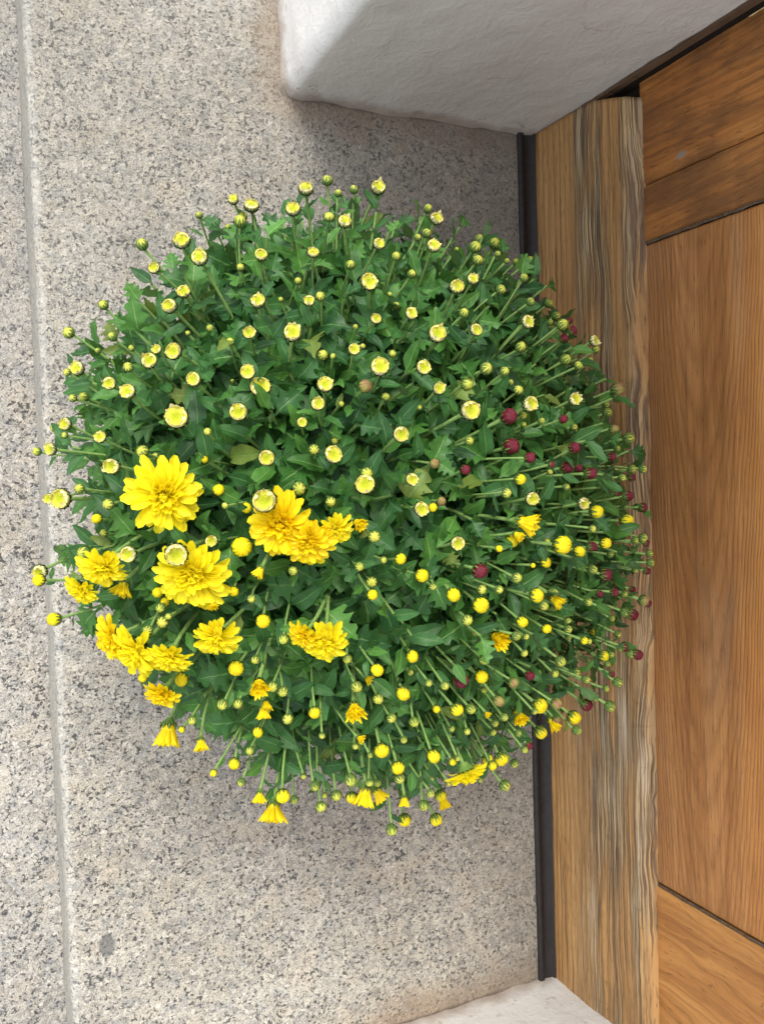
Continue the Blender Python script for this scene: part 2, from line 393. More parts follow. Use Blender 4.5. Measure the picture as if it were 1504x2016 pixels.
# ------------------------------------------------------------------ stone steps
def slab(name, x0, x1, y0, y1, z0, z1, r, mat, dx=.008, amp=.0007, **props):
    """stone slab: worn top with rounded left nose, real small unevenness"""
    prof = [(x0, z0), (x0, z0 + (z1 - z0) * .5)]
    for i in range(7):
        a = math.pi / 2 * i / 6
        prof.append((x0 + r - r * math.cos(a), z1 - r + r * math.sin(a)))
    n = max(2, int((x1 - x0 - r) / dx))
    for i in range(1, n + 1): prof.append((x0 + r + (x1 - x0 - r) * i / n, z1))
    prof.append((x1, z0))
    m = MB(); rows = []; ny = int((y1 - y0) / .012)
    for j in range(ny + 1):
        y = y0 + (y1 - y0) * j / ny; row = []
        for i, (x, z) in enumerate(prof):
            d = amp * mnoise.noise(Vector((x * 60, y * 60, z * 60))) + amp * 1.6 * mnoise.noise(Vector((x * 14, y * 14, 3)))
            if 2 <= i < len(prof) - 1: z += d
            if i <= 6: x += amp * 1.5 * mnoise.noise(Vector((4, y * 25, z * 25)))
            row.append((x, y, z))
        rows.append(row)
    m.grid(rows, None)
    m.f = [f[::-1] for f in m.f]; m.uv = [u[::-1] for u in m.uv]
    return link(name, m.mesh(name, [mat]), **props)
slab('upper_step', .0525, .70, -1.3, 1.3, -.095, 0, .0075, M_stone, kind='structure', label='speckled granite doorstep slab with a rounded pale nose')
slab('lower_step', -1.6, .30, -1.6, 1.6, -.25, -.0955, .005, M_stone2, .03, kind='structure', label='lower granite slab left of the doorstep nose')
g = MB(); g.grid([[(-60, -60, -.26), (60, -60, -.26)], [(-60, 60, -.26), (60, 60, -.26)]], None)
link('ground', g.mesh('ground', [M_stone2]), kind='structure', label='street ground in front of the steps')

# ------------------------------------------------------------------ plaster wall (two piers and the head above the door)
WALL = bpy.data.objects.new('plaster_wall', None); COL.objects.link(WALL); WALL.location = (.3, .4, 0)
WALL['label'] = 'thick white painted plaster wall around the wooden door, with rounded corners'; WALL['category'] = 'wall'
WALL['group'] = 'white wall'
del WALL['group']
def pier(sign, edge):
    """sign +1: pier towards +Y, edge = Y of reveal"""
    path = []
    for yy in (2.4, 1.4, .9, .7, .6, .5, .44, .40, .37, .34, .31, .28, .25, .22, .19, .16, .13, .10, .08, .06, .045, .034): path.append((.2795, yy))
    rc = .019
    for i in range(9):
        a = math.pi / 2 * i / 8
        path.append((.2795 + rc * .55 * (1 - math.cos(a)), rc * (1 - math.sin(a))))
    x = .2795 + rc * .55
    while x < .60: x += .007; path.append((x, 0))
    path.append((.75, 0))
    zs = [-.02, 0, .004, .008]
    while zs[-1] < .62: zs.append(zs[-1] + .009)
    zs += [.7, .9, 1.3, 1.8, 2.15, 2.6]
    rows = []
    for z in zs:
        row = []
        for i, (x, d) in enumerate(path):
            y = edge + sign * d
            p = Vector((x * 9, y * 9, z * 9)); q = p * 5
            a = .0016 * mnoise.noise(p) + .0008 * mnoise.noise(q) + .0006 * mnoise.noise(q * 2.7)
            if 20 <= i <= 33: a += .0014 * mnoise.noise(Vector((7, sign, z * 30)))
            foot = .004 * math.exp(-max(z, 0) / .006) * (mnoise.noise(Vector((x * 40, y * 40, 1))) + .35)
            if i < 24: row.append((x - a - foot, y, z))
            elif i < 31: row.append((x - (a + foot) * .7, y - sign * (a + foot) * .7, z))
            else: row.append((x, y - sign * (a + foot), z))
        rows.append(row)
    m = MB(); m.grid(rows, None)
    if sign < 0:
        m.f = [f[::-1] for f in m.f]; m.uv = [u[::-1] for u in m.uv]
    return m
for sign, edge in ((1, .361), (-1, -.5745)):
    o = link('pier', pier(sign, edge).mesh('pier', [M_wall])); o.parent = WALL; o.matrix_parent_inverse = WALL.matrix_world.inverted(); o.matrix_parent_inverse = Matrix.Translation((-.3, -.4, 0))
def box_mb(x0, x1, y0, y1, z0, z1):
    m = MB()
    m.v = [(x, y, z) for x in (x0, x1) for y in (y0, y1) for z in (z0, z1)]
    m.f = [(0, 1, 3, 2), (4, 6, 7, 5), (0, 4, 5, 1), (2, 3, 7, 6), (0, 2, 6, 4), (1, 5, 7, 3)]
    m.m = [0] * 6; m.uv = [((0, 0), (1, 0), (1, 1), (0, 1))] * 6
    return m
def bevel_me(me, w, seg=2):
    import bmesh
    b = bmesh.new(); b.from_mesh(me)
    bmesh.ops.bevel(b, geom=list(b.edges), offset=w, segments=seg, affect='EDGES')
    b.to_mesh(me); b.free()
    me.polygons.foreach_set('use_smooth', [False] * len(me.polygons)); return me
o = link('lintel', bevel_me(box_mb(.2815, .75, -.60, .39, 2.06, 2.6).mesh('lintel', [M_wall], False), .012)); o.parent = WALL; o.matrix_parent_inverse = Matrix.Translation((-.3, -.4, 0))

# ------------------------------------------------------------------ door
DOOR = bpy.data.objects.new('wooden_door', None); COL.objects.link(DOOR); DOOR.location = (.58, -.1, .01)
DOOR['label'] = 'old brown wooden door with a grey weathered bottom board'; DOOR['category'] = 'door'
def dpart(name, m, mats, **props):
    me = m.mesh(name, mats) if isinstance(m, MB) else m
    o = link(name, me, **props); o.parent = DOOR; o.matrix_parent_inverse = Matrix.Translation((-.58, .1, -.01)); return o
def board(y0, y1, z0, z1, x, mats, edge_fn=None, name='board', depth=.03, dy=.01, dz=.01, amp=.0004, rough_edge=.0008, **props):
    """a plank: gridded front face with eased, slightly ragged edges, closed by sides running back"""
    ny = max(2, int((y1 - y0) / dy)); nz = max(2, int((z1 - z0) / dz)); rows = []
    cs = [0, .002, .004] ; 
    ys = [y0, y0 + .0012, y0 + .003] + [y0 + .003 + (y1 - y0 - .006) * i / ny for i in range(1, ny)] + [y1 - .003, y1 - .0012, y1]
    zs = [z0, z0 + .0012, z0 + .003] + [z0 + .003 + (z1 - z0 - .006) * i / nz for i in range(1, nz)] + [z1 - .003, z1 - .0012, z1]
    for iz, z in enumerate(zs):
        row = []
        for iy, y in enumerate(ys):
            e = min(min(iy, len(ys) - 1 - iy), min(iz, len(zs) - 1 - iz))
            dx = (.0022, .0006, 0)[e] if e < 3 else 0
            a = amp * mnoise.noise(Vector((3, y * 25, z * 25)))
            ry = rough_edge * mnoise.noise(Vector((1, 2, z * 90))) if iy in (0, len(ys) - 1) else 0
            rz = rough_edge * mnoise.noise(Vector((1, y * 90, 5))) if iz in (0, len(zs) - 1) else 0
            row.append((x + dx + a, y + ry, z + rz))
        rows.append(row)
    m = MB(); m.grid(rows, None)
    m.f = [f[::-1] for f in m.f]; m.uv = [u[::-1] for u in m.uv]
    # sides
    ring = [rows[0][i] for i in range(len(ys))] + [rows[j][-1] for j in range(1, len(zs))] + [rows[-1][i] for i in range(len(ys) - 2, -1, -1)] + [rows[j][0] for j in range(len(zs) - 2, 0, -1)]
    back = [(x + depth, p[1], p[2]) for p in ring]
    m.grid([ring, back], None, close=True)
    return dpart(name, m, mats, **props)
XF = .580
y_s1, y_c, y_s3 = .2085, .262, -.409
board(y_s1 + .0012, y_c - .0004, .146, 2.04, XF, [M_stile2], name='stile_board', label='orange brown stile board')
board(y_c + .0004, .3640, .146, 2.04, XF + .0003, [M_stile], name='stile_board', label='dark brown stile board with a small knot')
board(-.56, y_s3 - .0008, .146, 2.04, XF, [M_stile3], name='stile_board', label='honey brown stile board')
board(y_s3 + .0008, y_s1 - .0012, .146, .288, XF + .0018, [M_panel], name='panel_board', dy=.014, rough_edge=.0004)
board(y_s3 + .0008, y_s1 - .0012, .2886, .62, XF + .0018, [M_panel2], name='panel_board', dy=.014, rough_edge=.0004)
dpart('panel', box_mb(XF + .003, XF + .03, y_s3, y_s1, .62, 2.04), [M_panel2])
# weathered bottom board, thicker at its foot, sloping top edge, its upper-left end cut slightly askew
def bar():
    ys = [-.64 + i * .0045 for i in range(int(1.0 / .0045) + 1)]
    prof = []   # (z, x)
    nz = 56
    for i in range(nz + 1):
        z = .006 + .134 * i / nz; prof.append((z, .5615 + .004 * i / nz))
    prof += [(.1425, .5665), (.1450, .5685), (.1475, .572), (.1500, .576), (.1515, .5815)]
    rows = []
    y_hi = .3595
    for (z, x) in prof:
        end = .3595 if z < .095 else (.3595 - (z - .095) * .30)
        row = [(.59, -.64, z)]
        for j, y in enumerate(ys):
            yy = -.64 + (end + .64) * j / (len(ys) - 1)
            Zw = z + .015 * mnoise.noise(Vector((0, yy * 5, z * 10)))
            amt = min(1, max(0, (Zw - .07) / .02)) * (0 if .115 < Zw < .132 else 1)
            amt = max(amt, min(1, max(0, -.02 - yy) / .25) * .6)
            r = mnoise.noise(Vector((yy * 4, Zw * 420, 8))) 
            d = amt * .0011 * abs(r) * 2 - .0004 * mnoise.noise(Vector((yy * 12, z * 40, 3)))
            low = .0012 * mnoise.noise(Vector((9, yy * 20, 0))) if z < .012 else 0
            row.append((x + d, yy, z + low + .0012 * mnoise.noise(Vector((5, yy * 18, 0)))))
        row.append((.59, end, z))
        rows.append(row)
    rows.insert(0, [(p[0] + .02 if 0 else .59, p[1], p[2]) for p in rows[0]])
    m = MB(); m.grid(rows, None); m.f = [f[::-1] for f in m.f]; m.uv = [u[::-1] for u in m.uv]
    return m
dpart('weather_board', bar(), [M_bar], label='grey weathered bottom board')
# ragged dark joints between boards
def crack(y, z0, z1, w, name='joint'):
    n = 120; rows = []
    for i in range(n + 1):
        z = z0 + (z1 - z0) * i / n
        a = w * (1 + 1.0 * mnoise.noise(Vector((y * 50, 0, z * 110)))) ; c = .0010 * mnoise.noise(Vector((y * 9, 5, z * 60)))
        a = max(a, .0002)
        rows.append([(XF + .0012, y + c - a - .0008, z), (XF - .0002, y + c - a, z), (XF + .0006, y + c, z), (XF - .0002, y + c + a, z), (XF + .0012, y + c + a + .0008, z)])
    m = MB(); m.grid(rows, None); return m
dpart('joint', crack(y_s1, .152, .8, .0006), [M_crack])
dpart('joint', crack(y_s3, .152, .8, .0005), [M_crack])
# peeling yellow filler high on the stile edge
def filler():
    rows = []
    for i in range(30):
        z = .245 + .10 * i / 29
        w_ = .0035 + .004 * min(1, i / 12) + .002 * mnoise.noise(Vector((0, 3, z * 120)))
        rows.append([(XF + .002, .3637, z), (XF - .0009, .3635, z), (XF - .0010, .3635 - w_ * .6, z), (XF + .0006, .3635 - w_, z)])
    m = MB(); m.grid(rows, None); return m
dpart('filler_patch', filler(), [M_filler])
# frame strip, dark rebate behind it, metal sill
FR = link('door_frame', bevel_me(box_mb(.5640, .5740, .3580, .3660, .080, 2.06).mesh('door_frame', [M_frame], False), .0012), label='narrow dark old wood strip between the white wall and the door edge', category='door frame')
o = link('gap', box_mb(.5745, .602, .3576, .3670, .080, 2.055).mesh('gap', [M_gap], False)); o.parent = FR
o = link('rebate', box_mb(.586, .62, -.66, .40, .0, 2.06).mesh('rebate', [M_gap], False)); o.parent = FR
def sill_mb():
    pr = [(.5415, .0), (.5418, .0032), (.5432, .0045), (.5478, .0046), (.5484, .0022), (.5500, .0020), (.5590, .0028), (.5600, .0060), (.60, .0062)]
    rows = [[(x + .0005 * mnoise.noise(Vector((y * 9, 1, 2))), y, z) for (x, z) in pr] for y in [-.62 + .01 * i for i in range(100)]]
    m = MB(); m.grid(rows, None); m.f = [f[::-1] for f in m.f]; m.uv = [u[::-1] for u in m.uv]; return m
link('door_sill', sill_mb().mesh('door_sill', [M_sill]), label='dark metal strip on the granite along the foot of the door', category='door sill')

# ------------------------------------------------------------------ leaf meshes
def leaf_mb(kind, seed, curl=.25, fold=.25, twist=0.):
    """unit-length leaf along +Y, normal +Z"""
    rr = random.Random(seed); n = 15 if kind == 'lobed' else 9
    rows = []; uvs = []
    ph = rr.uniform(-.25, .25)
    for i in range(n + 1):
        t = i / n
        if kind == 'lobed':
            env = .30 * math.sin(math.pi * min(1, t ** .75)) ** .8 * (1.15 - .25 * t) if 0 < t < 1 else 0
            if t < .24: env = .035 + .05 * t
            lobe = 1 + .42 * math.cos((t - .30) * 2 * math.pi / .235) * (1 if t > .2 else 0)
            wl = env * lobe; wr = env * (1 + .42 * math.cos((t - .30 + ph * .12) * 2 * math.pi / .235) * (1 if t > .2 else 0))
            if t > .97: wl = wr = .012
        else:
            wl = wr = max(.012, .205 * math.sin(math.pi * t ** .85) ** .85) if 0 < t < 1 else .012
            if t < .15: wl = wr = .02 + .25 * t
        y = t; z = -curl * t * t + .06 * math.sin(t * 5 + seed)
        sw = math.sin(t * 3 + seed) * .03
        row = []
        for s in (-1, -.5, 0, .5, 1):
            wd = (wl if s < 0 else wr) * abs(s)
            xx = math.copysign(wd, s) if s else 0
            zz = z + fold * wd + (.035 * math.sin(t * 17 + s * 2 + seed) * abs(s)) + twist * xx * t
            yy = y + (.10 * abs(s) * (wd / .3) if kind == 'lobed' else .02 * abs(s))
            row.append(Vector((xx + sw, yy, zz)))
        rows.append(row); uvs.append([(.5 + .5 * s, t) for s in (-1, -.5, 0, .5, 1)])
    m = MB(); m.grid(rows, uvs)
    return m
LEAVES = []
for i in range(7): LEAVES.append(('oval', leaf_mb('oval', i * 3 + 1, random.uniform(.05, .35), random.uniform(.15, .5), random.uniform(-.5, .5))))
for i in range(8): LEAVES.append(('lobed', leaf_mb('lobed', i * 5 + 2, random.uniform(.1, .4), random.uniform(.1, .45), random.uniform(-.5, .5))))
OV = [i for i, l in enumerate(LEAVES) if l[0] == 'oval']; LO = [i for i, l in enumerate(LEAVES) if l[0] == 'lobed']

# ------------------------------------------------------------------ flower head meshes (unit diameter, stem end at origin, +Z outwards)
def strip_on_sphere(m, az, a0, a1, wid, r, h, zc, nrow=6, lift=0., mats=(0, 0), taper=1.0, power=1.0, flip=0., wob=0.):
    """a curved strip following an oblate sphere from polar angle a0 (from the south pole) to a1"""
    rows = []; uvs = []
    for i in range(nrow + 1):
        t = i / nrow; a = a0 + (a1 - a0) * t
        w_ = wid * (math.sin(math.pi * min(1, (.16 + .84 * t)) ** power) ** .7 if taper == 1 else max(.05, (1 - t ** taper)))
        rad = (r + lift * (1 + flip * t)) ; row = []
        for s in (-1, -.55, 0, .55, 1):
            off = (1 - abs(s)) * .018
            rx = (rad + off) * math.sin(a) ; zz = zc - (h + lift + off) * math.cos(a)
            aa = az + s * w_ / max(.12, math.sin(a) * r) + wob * t
            row.append(Vector((rx * math.cos(aa), rx * math.sin(aa), zz)))
        rows.append(row); uvs.append([(.5 + s * .5, t) for s in (-1, -.55, 0, .55, 1)])
    m.grid(rows, uvs, mats=[mats[1], mats[0], mats[0], mats[1]])
def ball(m, r, h, zc, mat=0, n=10, k=8, top=math.pi):
    rows = []
    for i in range(k + 1):
        a = .05 + (top - .05) * i / k
        rows.append([Vector((r * math.sin(a) * math.cos(2 * math.pi * j / n), r * math.sin(a) * math.sin(2 * math.pi * j / n), zc - h * math.cos(a))) for j in range(n)])
    m.grid(rows, None, mat, close=True)
def calyx_mb(r, h, zc, top, n, seed, wid=.085, lift=.02):
    rr = random.Random(seed); m = MB()
    ball(m, r * .97, h * .97, zc, 0, 10, 4, 1.0)
    for ring, (a1, off) in enumerate(((top * .72, 0), (top, .5))):
        for j in range(n):
            az = 2 * math.pi * (j + off) / n + rr.uniform(-.08, .08)
            strip_on_sphere(m, az, .25 + ring * .2, a1 * rr.uniform(.9, 1.08), wid * rr.uniform(.85, 1.1), r, h, zc, 5, lift * (1.6 - ring), (0, 1), 1.0)
    # swollen neck where the stem joins
    rows = []
    for i in range(4):
        t = i / 3; q = .10 + .13 * t * t
        rows.append([Vector((q * math.cos(a), q * math.sin(a), zc - h - .10 + .16 * t)) for a in [2 * math.pi * j / 8 for j in range(8)]])
    m.grid(rows, None, 0, close=True)
    return m
def closed_core(seed):
    m = MB(); ball(m, .43, .42, .45, 0)
    rr = random.Random(seed)
    for j in range(9):
        strip_on_sphere(m, 2 * math.pi * j / 9 + rr.uniform(-.1, .1), 1.2, 3.0, .10, .43, .42, .45, 6, .012, (0, 0), 1.0)
    return m
def globe_core(seed, n=14, top=3.08, swirl=.4):
    m = MB(); ball(m, .42, .44, .47, 0); rr = random.Random(seed)
    for ring in range(2):
        for j in range(n):
            az = 2 * math.pi * (j + .5 * ring) / n + rr.uniform(-.08, .08)
            strip_on_sphere(m, az, .9 + .2 * ring, top - (.25 + .25 * rr.random()) * (1 - ring), .085, .43, .45, .47, 8, .02 + .04 * (1 - ring) + .02 * rr.random(), (0, 0), 1.0, wob=swirl)
    return m
def cup_core(seed):
    """spent, cut-open bud: shallow grainy disc in a low collar of stubby cream petals"""
    rr = random.Random(seed); m = MB(); n = 20
    rows = []
    for (r_, z_) in ((.10, .10), (.30, .16), (.42, .30), (.455, .46), (.44, .56)):
        rows.append([Vector((r_ * math.cos(2 * math.pi * j / n), r_ * math.sin(2 * math.pi * j / n), z_)) for j in range(n)])
    m.grid(rows, None, 1, close=True)
    rows = []
    for (r_, z_) in ((.44, .54), (.39, .535), (.33, .50), (.24, .48), (.15, .455), (.07, .42), (.001, .41)):
        rows.append([Vector((r_ * math.cos(2 * math.pi * j / n), r_ * math.sin(2 * math.pi * j / n), z_ + .008 * math.sin(j * 2.1 + r_ * 30))) for j in range(n)])
    m.grid(rows, None, 0, close=True)
    np_ = rr.choice((9, 11, 13))
    for j in range(np_):
        az = 2 * math.pi * j / np_ + rr.uniform(-.12, .12); hh = rr.uniform(.06, .17) if rr.random() < .75 else rr.uniform(.2, .34)
        wd = math.pi / np_ * rr.uniform(.95, 1.35); lean = rr.uniform(-.20, .06)
        rws = []; uvs = []
        for i in range(5):
            t = i / 4; ww = wd * (1 - .75 * t ** 1.6); rad = .445 + lean * t - .03 * math.sin(t * 3)
            rws.append([Vector((rad * math.cos(az + s * ww) * (1 - .03 * abs(s)), rad * math.sin(az + s * ww), .50 + (.07 + hh) * t - .02 * abs(s) * t)) for s in (-1, -.4, .4, 1)])
            uvs.append([(.5 + .5 * s, t) for s in (-1, -.4, .4, 1)])
        m.grid(rws, uvs, 1)
        rws2 = [[v * .955 + Vector((0, 0, .018)) for v in r_] for r_ in rws]
        m.grid(rws2, uvs, 1)
    return m
def petal_mb(L, W, up0, up1, cup=.25, seed=0, droop=0., spoon=.6, n=7):
    """petal leaving the origin along +X; up0/up1 elevation angle at base / tip"""
    rr = random.Random(seed); rows = []; uvs = []; x = 0; z = 0
    tw = rr.uniform(-.25, .25); sd = rr.uniform(-.15, .15)
    for i in range(n + 1):
        t = i / n; el = up0 + (up1 - up0) * t ** 1.2
        if i: x += L / n * math.cos(el); z += L / n * math.sin(el)
        w_ = W * (.38 + .62 * min(1, t / spoon) ** 1.1) * (1 if t < .78 else math.sqrt(max(.04, 1 - ((t - .78) / .235) ** 2)))
        row = []
        for s in (-1, -.5, 0, .5, 1):
            c_ = cup * w_ * s * s - (.05 * w_ if abs(s) == .5 else 0)
            row.append(Vector((x - math.sin(el) * c_ - (.04 * W if s == 0 and i == n else 0), w_ * s + sd * L * t * t, z + math.cos(el) * c_ + tw * w_ * s * t)))
        rows.append(row); uvs.append([(.5 + .5 * s, t) for s in (-1, -.5, 0, .5, 1)])
    m = MB(); m.grid(rows, uvs); return m
def rz(a): return Matrix.Rotation(a, 4, 'Z')
def T(x, y, z): return Matrix.Translation((x, y, z))
OUTER = [petal_mb(.42, .066, .25, random.uniform(-.25, .05), random.uniform(.25, .7), s) for s in range(5)]
MIDP = [petal_mb(.33, .058, .55, random.uniform(.0, .3), random.uniform(.4, .9), s + 10) for s in range(5)]
INP = [petal_mb(.21, .042, .95, random.uniform(.5, .9), 1.0, s + 20) for s in range(4)]
CENP = [petal_mb(.13, .028, 1.45, 1.9, 1.2, s + 30, n=5) for s in range(4)]
def flower_core(seed, full=1.0):
    rr = random.Random(seed); m = MB(); ball(m, .14, .07, .09, 0, 10, 5)
    for (lst, n, r0, z0, tl) in ((MIDP, 14, .06, .09, -.05), (INP, 22, .075, .10, .05), (INP, 18, .05, .12, .3), (CENP, 16, .05, .135, .0), (CENP, 10, .03, .145, .1), (CENP, 7, .012, .15, .1)):
        for j in range(n):
            M = rz(2 * math.pi * (j + rr.uniform(-.25, .25)) / n) @ T(r0, 0, z0) @ Matrix.Rotation(-tl * rr.uniform(.3, 1.2), 4, 'Y') @ Matrix.Rotation(rr.uniform(-.4, .4), 4, 'X') @ Matrix.Scale(rr.uniform(.85, 1.15), 4)
            m.merge(rr.choice(lst), M)
    return m
def petal_layout(seed, sparse=False):
    rr = random.Random(seed); out = []
    for (kind, n, r0, z0, tl, sc) in ((0, 15, .075, .045, 0, 1.0), (0, 13, .07, .062, .13, .95), (1, 14, .065, .082, .05, 1.05)):
        for j in range(n):
            if sparse and rr.random() < .35: continue
            if rr.random() < .05: continue
            M = rz(2 * math.pi * (j + .5 * (sc != 1.0) + rr.uniform(-.3, .3)) / n) @ T(r0, 0, z0) @ Matrix.Rotation(-tl - rr.uniform(-.12, .14), 4, 'Y') @ Matrix.Rotation(rr.uniform(-.45, .45), 4, 'X') @ Matrix.Scale(sc * rr.uniform(.85, 1.1), 4)
            out.append((kind, rr.randrange(5), M))
    return out
def tassel_core(seed, spread=.55, L=.62):
    """half-open flower: many petals pointing forward out of the calyx"""
    rr = random.Random(seed); m = MB()
    ball(m, .22, .2, .22, 0, 10, 5)
    for (n, r0, el, sc) in ((15, .16, 1.0, 1.0), (14, .13, 1.15, .95), (12, .09, 1.3, .88), (9, .05, 1.45, .8), (5, .02, 1.55, .72)):
        for j in range(n):
            e2 = el + (1 - spread) * .3
            p = petal_mb(L * sc * rr.uniform(.82, 1.08), .07, e2 - .15 * spread + rr.uniform(-.1, .1), e2 + rr.uniform(-.35, .15) * spread, rr.uniform(.4, 1.0), rr.randrange(999), n=6)
            m.merge(p, rz(2 * math.pi * (j + rr.uniform(-.3, .3)) / n) @ T(r0, 0, .17))
    return m
V = {}
V['t'] = [(closed_core(i).mesh('closed_bud', [M_palebud]), calyx_mb(.45, .44, .45, 2.75 - .12 * i, 8 + i % 2, i, .115).mesh('calyx', [M_bract, M_bract_edge])) for i in range(4)]
V['p'] = [(closed_core(i + 9).mesh('closed_bud', [M_palebud]), calyx_mb(.45, .44, .45, 2.85, 8, i + 9, .10).mesh('calyx', [M_bract, M_bract_edge])) for i in range(2)]
V['k'] = [(globe_core(i + 5, 12, 3.0).mesh('pinkish_bud', [M_pinkbud]), calyx_mb(.45, .44, .45, 2.2, 9, i + 7, .085, .07).mesh('calyx', [M_bract, M_bract_edge])) for i in range(2)]
V['c'] = [(cup_core(i * 3 + 1).mesh('open_disc_bud', [M_disc, M_cream]), calyx_mb(.47, .36, .40, 2.05, 12, i + 20, .085, .035).mesh('calyx', [M_bract, M_bract_edge])) for i in range(6)]
V['y'] = [(globe_core(i * 7 + 2).mesh('yellow_bud', [M_yel]), calyx_mb(.46, .46, .46, 1.9 + .2 * i, 10, i + 30, .095, .075).mesh('calyx', [M_bract, M_bract_edge])) for i in range(4)]
V['r'] = [(globe_core(i * 7 + 4, 17, 3.05).mesh('maroon_bud', [M_red]), calyx_mb(.46, .46, .46, 1.75 + .25 * i, 10, i + 40, .095, .075).mesh('calyx', [M_bract, M_bract_edge])) for i in range(3)]
V['h'] = [(tassel_core(i * 5 + 3, (.3, .8, .55)[i]).mesh('half_open_flower', [M_gold]), calyx_mb(.25, .22, .20, 1.7, 9, i + 50, .06, .015).mesh('calyx', [M_bract, M_bract_edge])) for i in range(3)]
FCORE = [flower_core(i * 11 + 1).mesh('flower_head', [M_yel if i < 2 else M_gold]) for i in range(3)]
FCAL = calyx_mb(.17, .09, .035, 1.75, 10, 77, .045, .012).mesh('calyx', [M_bract, M_bract_edge])
PME = {0: [p.mesh('petal', [M_yel]) for p in OUTER], 1: [p.mesh('petal', [M_yel]) for p in MIDP]}
PMG = {0: [p.mesh('petal', [M_gold]) for p in OUTER], 1: [p.mesh('petal', [M_gold]) for p in MIDP]}

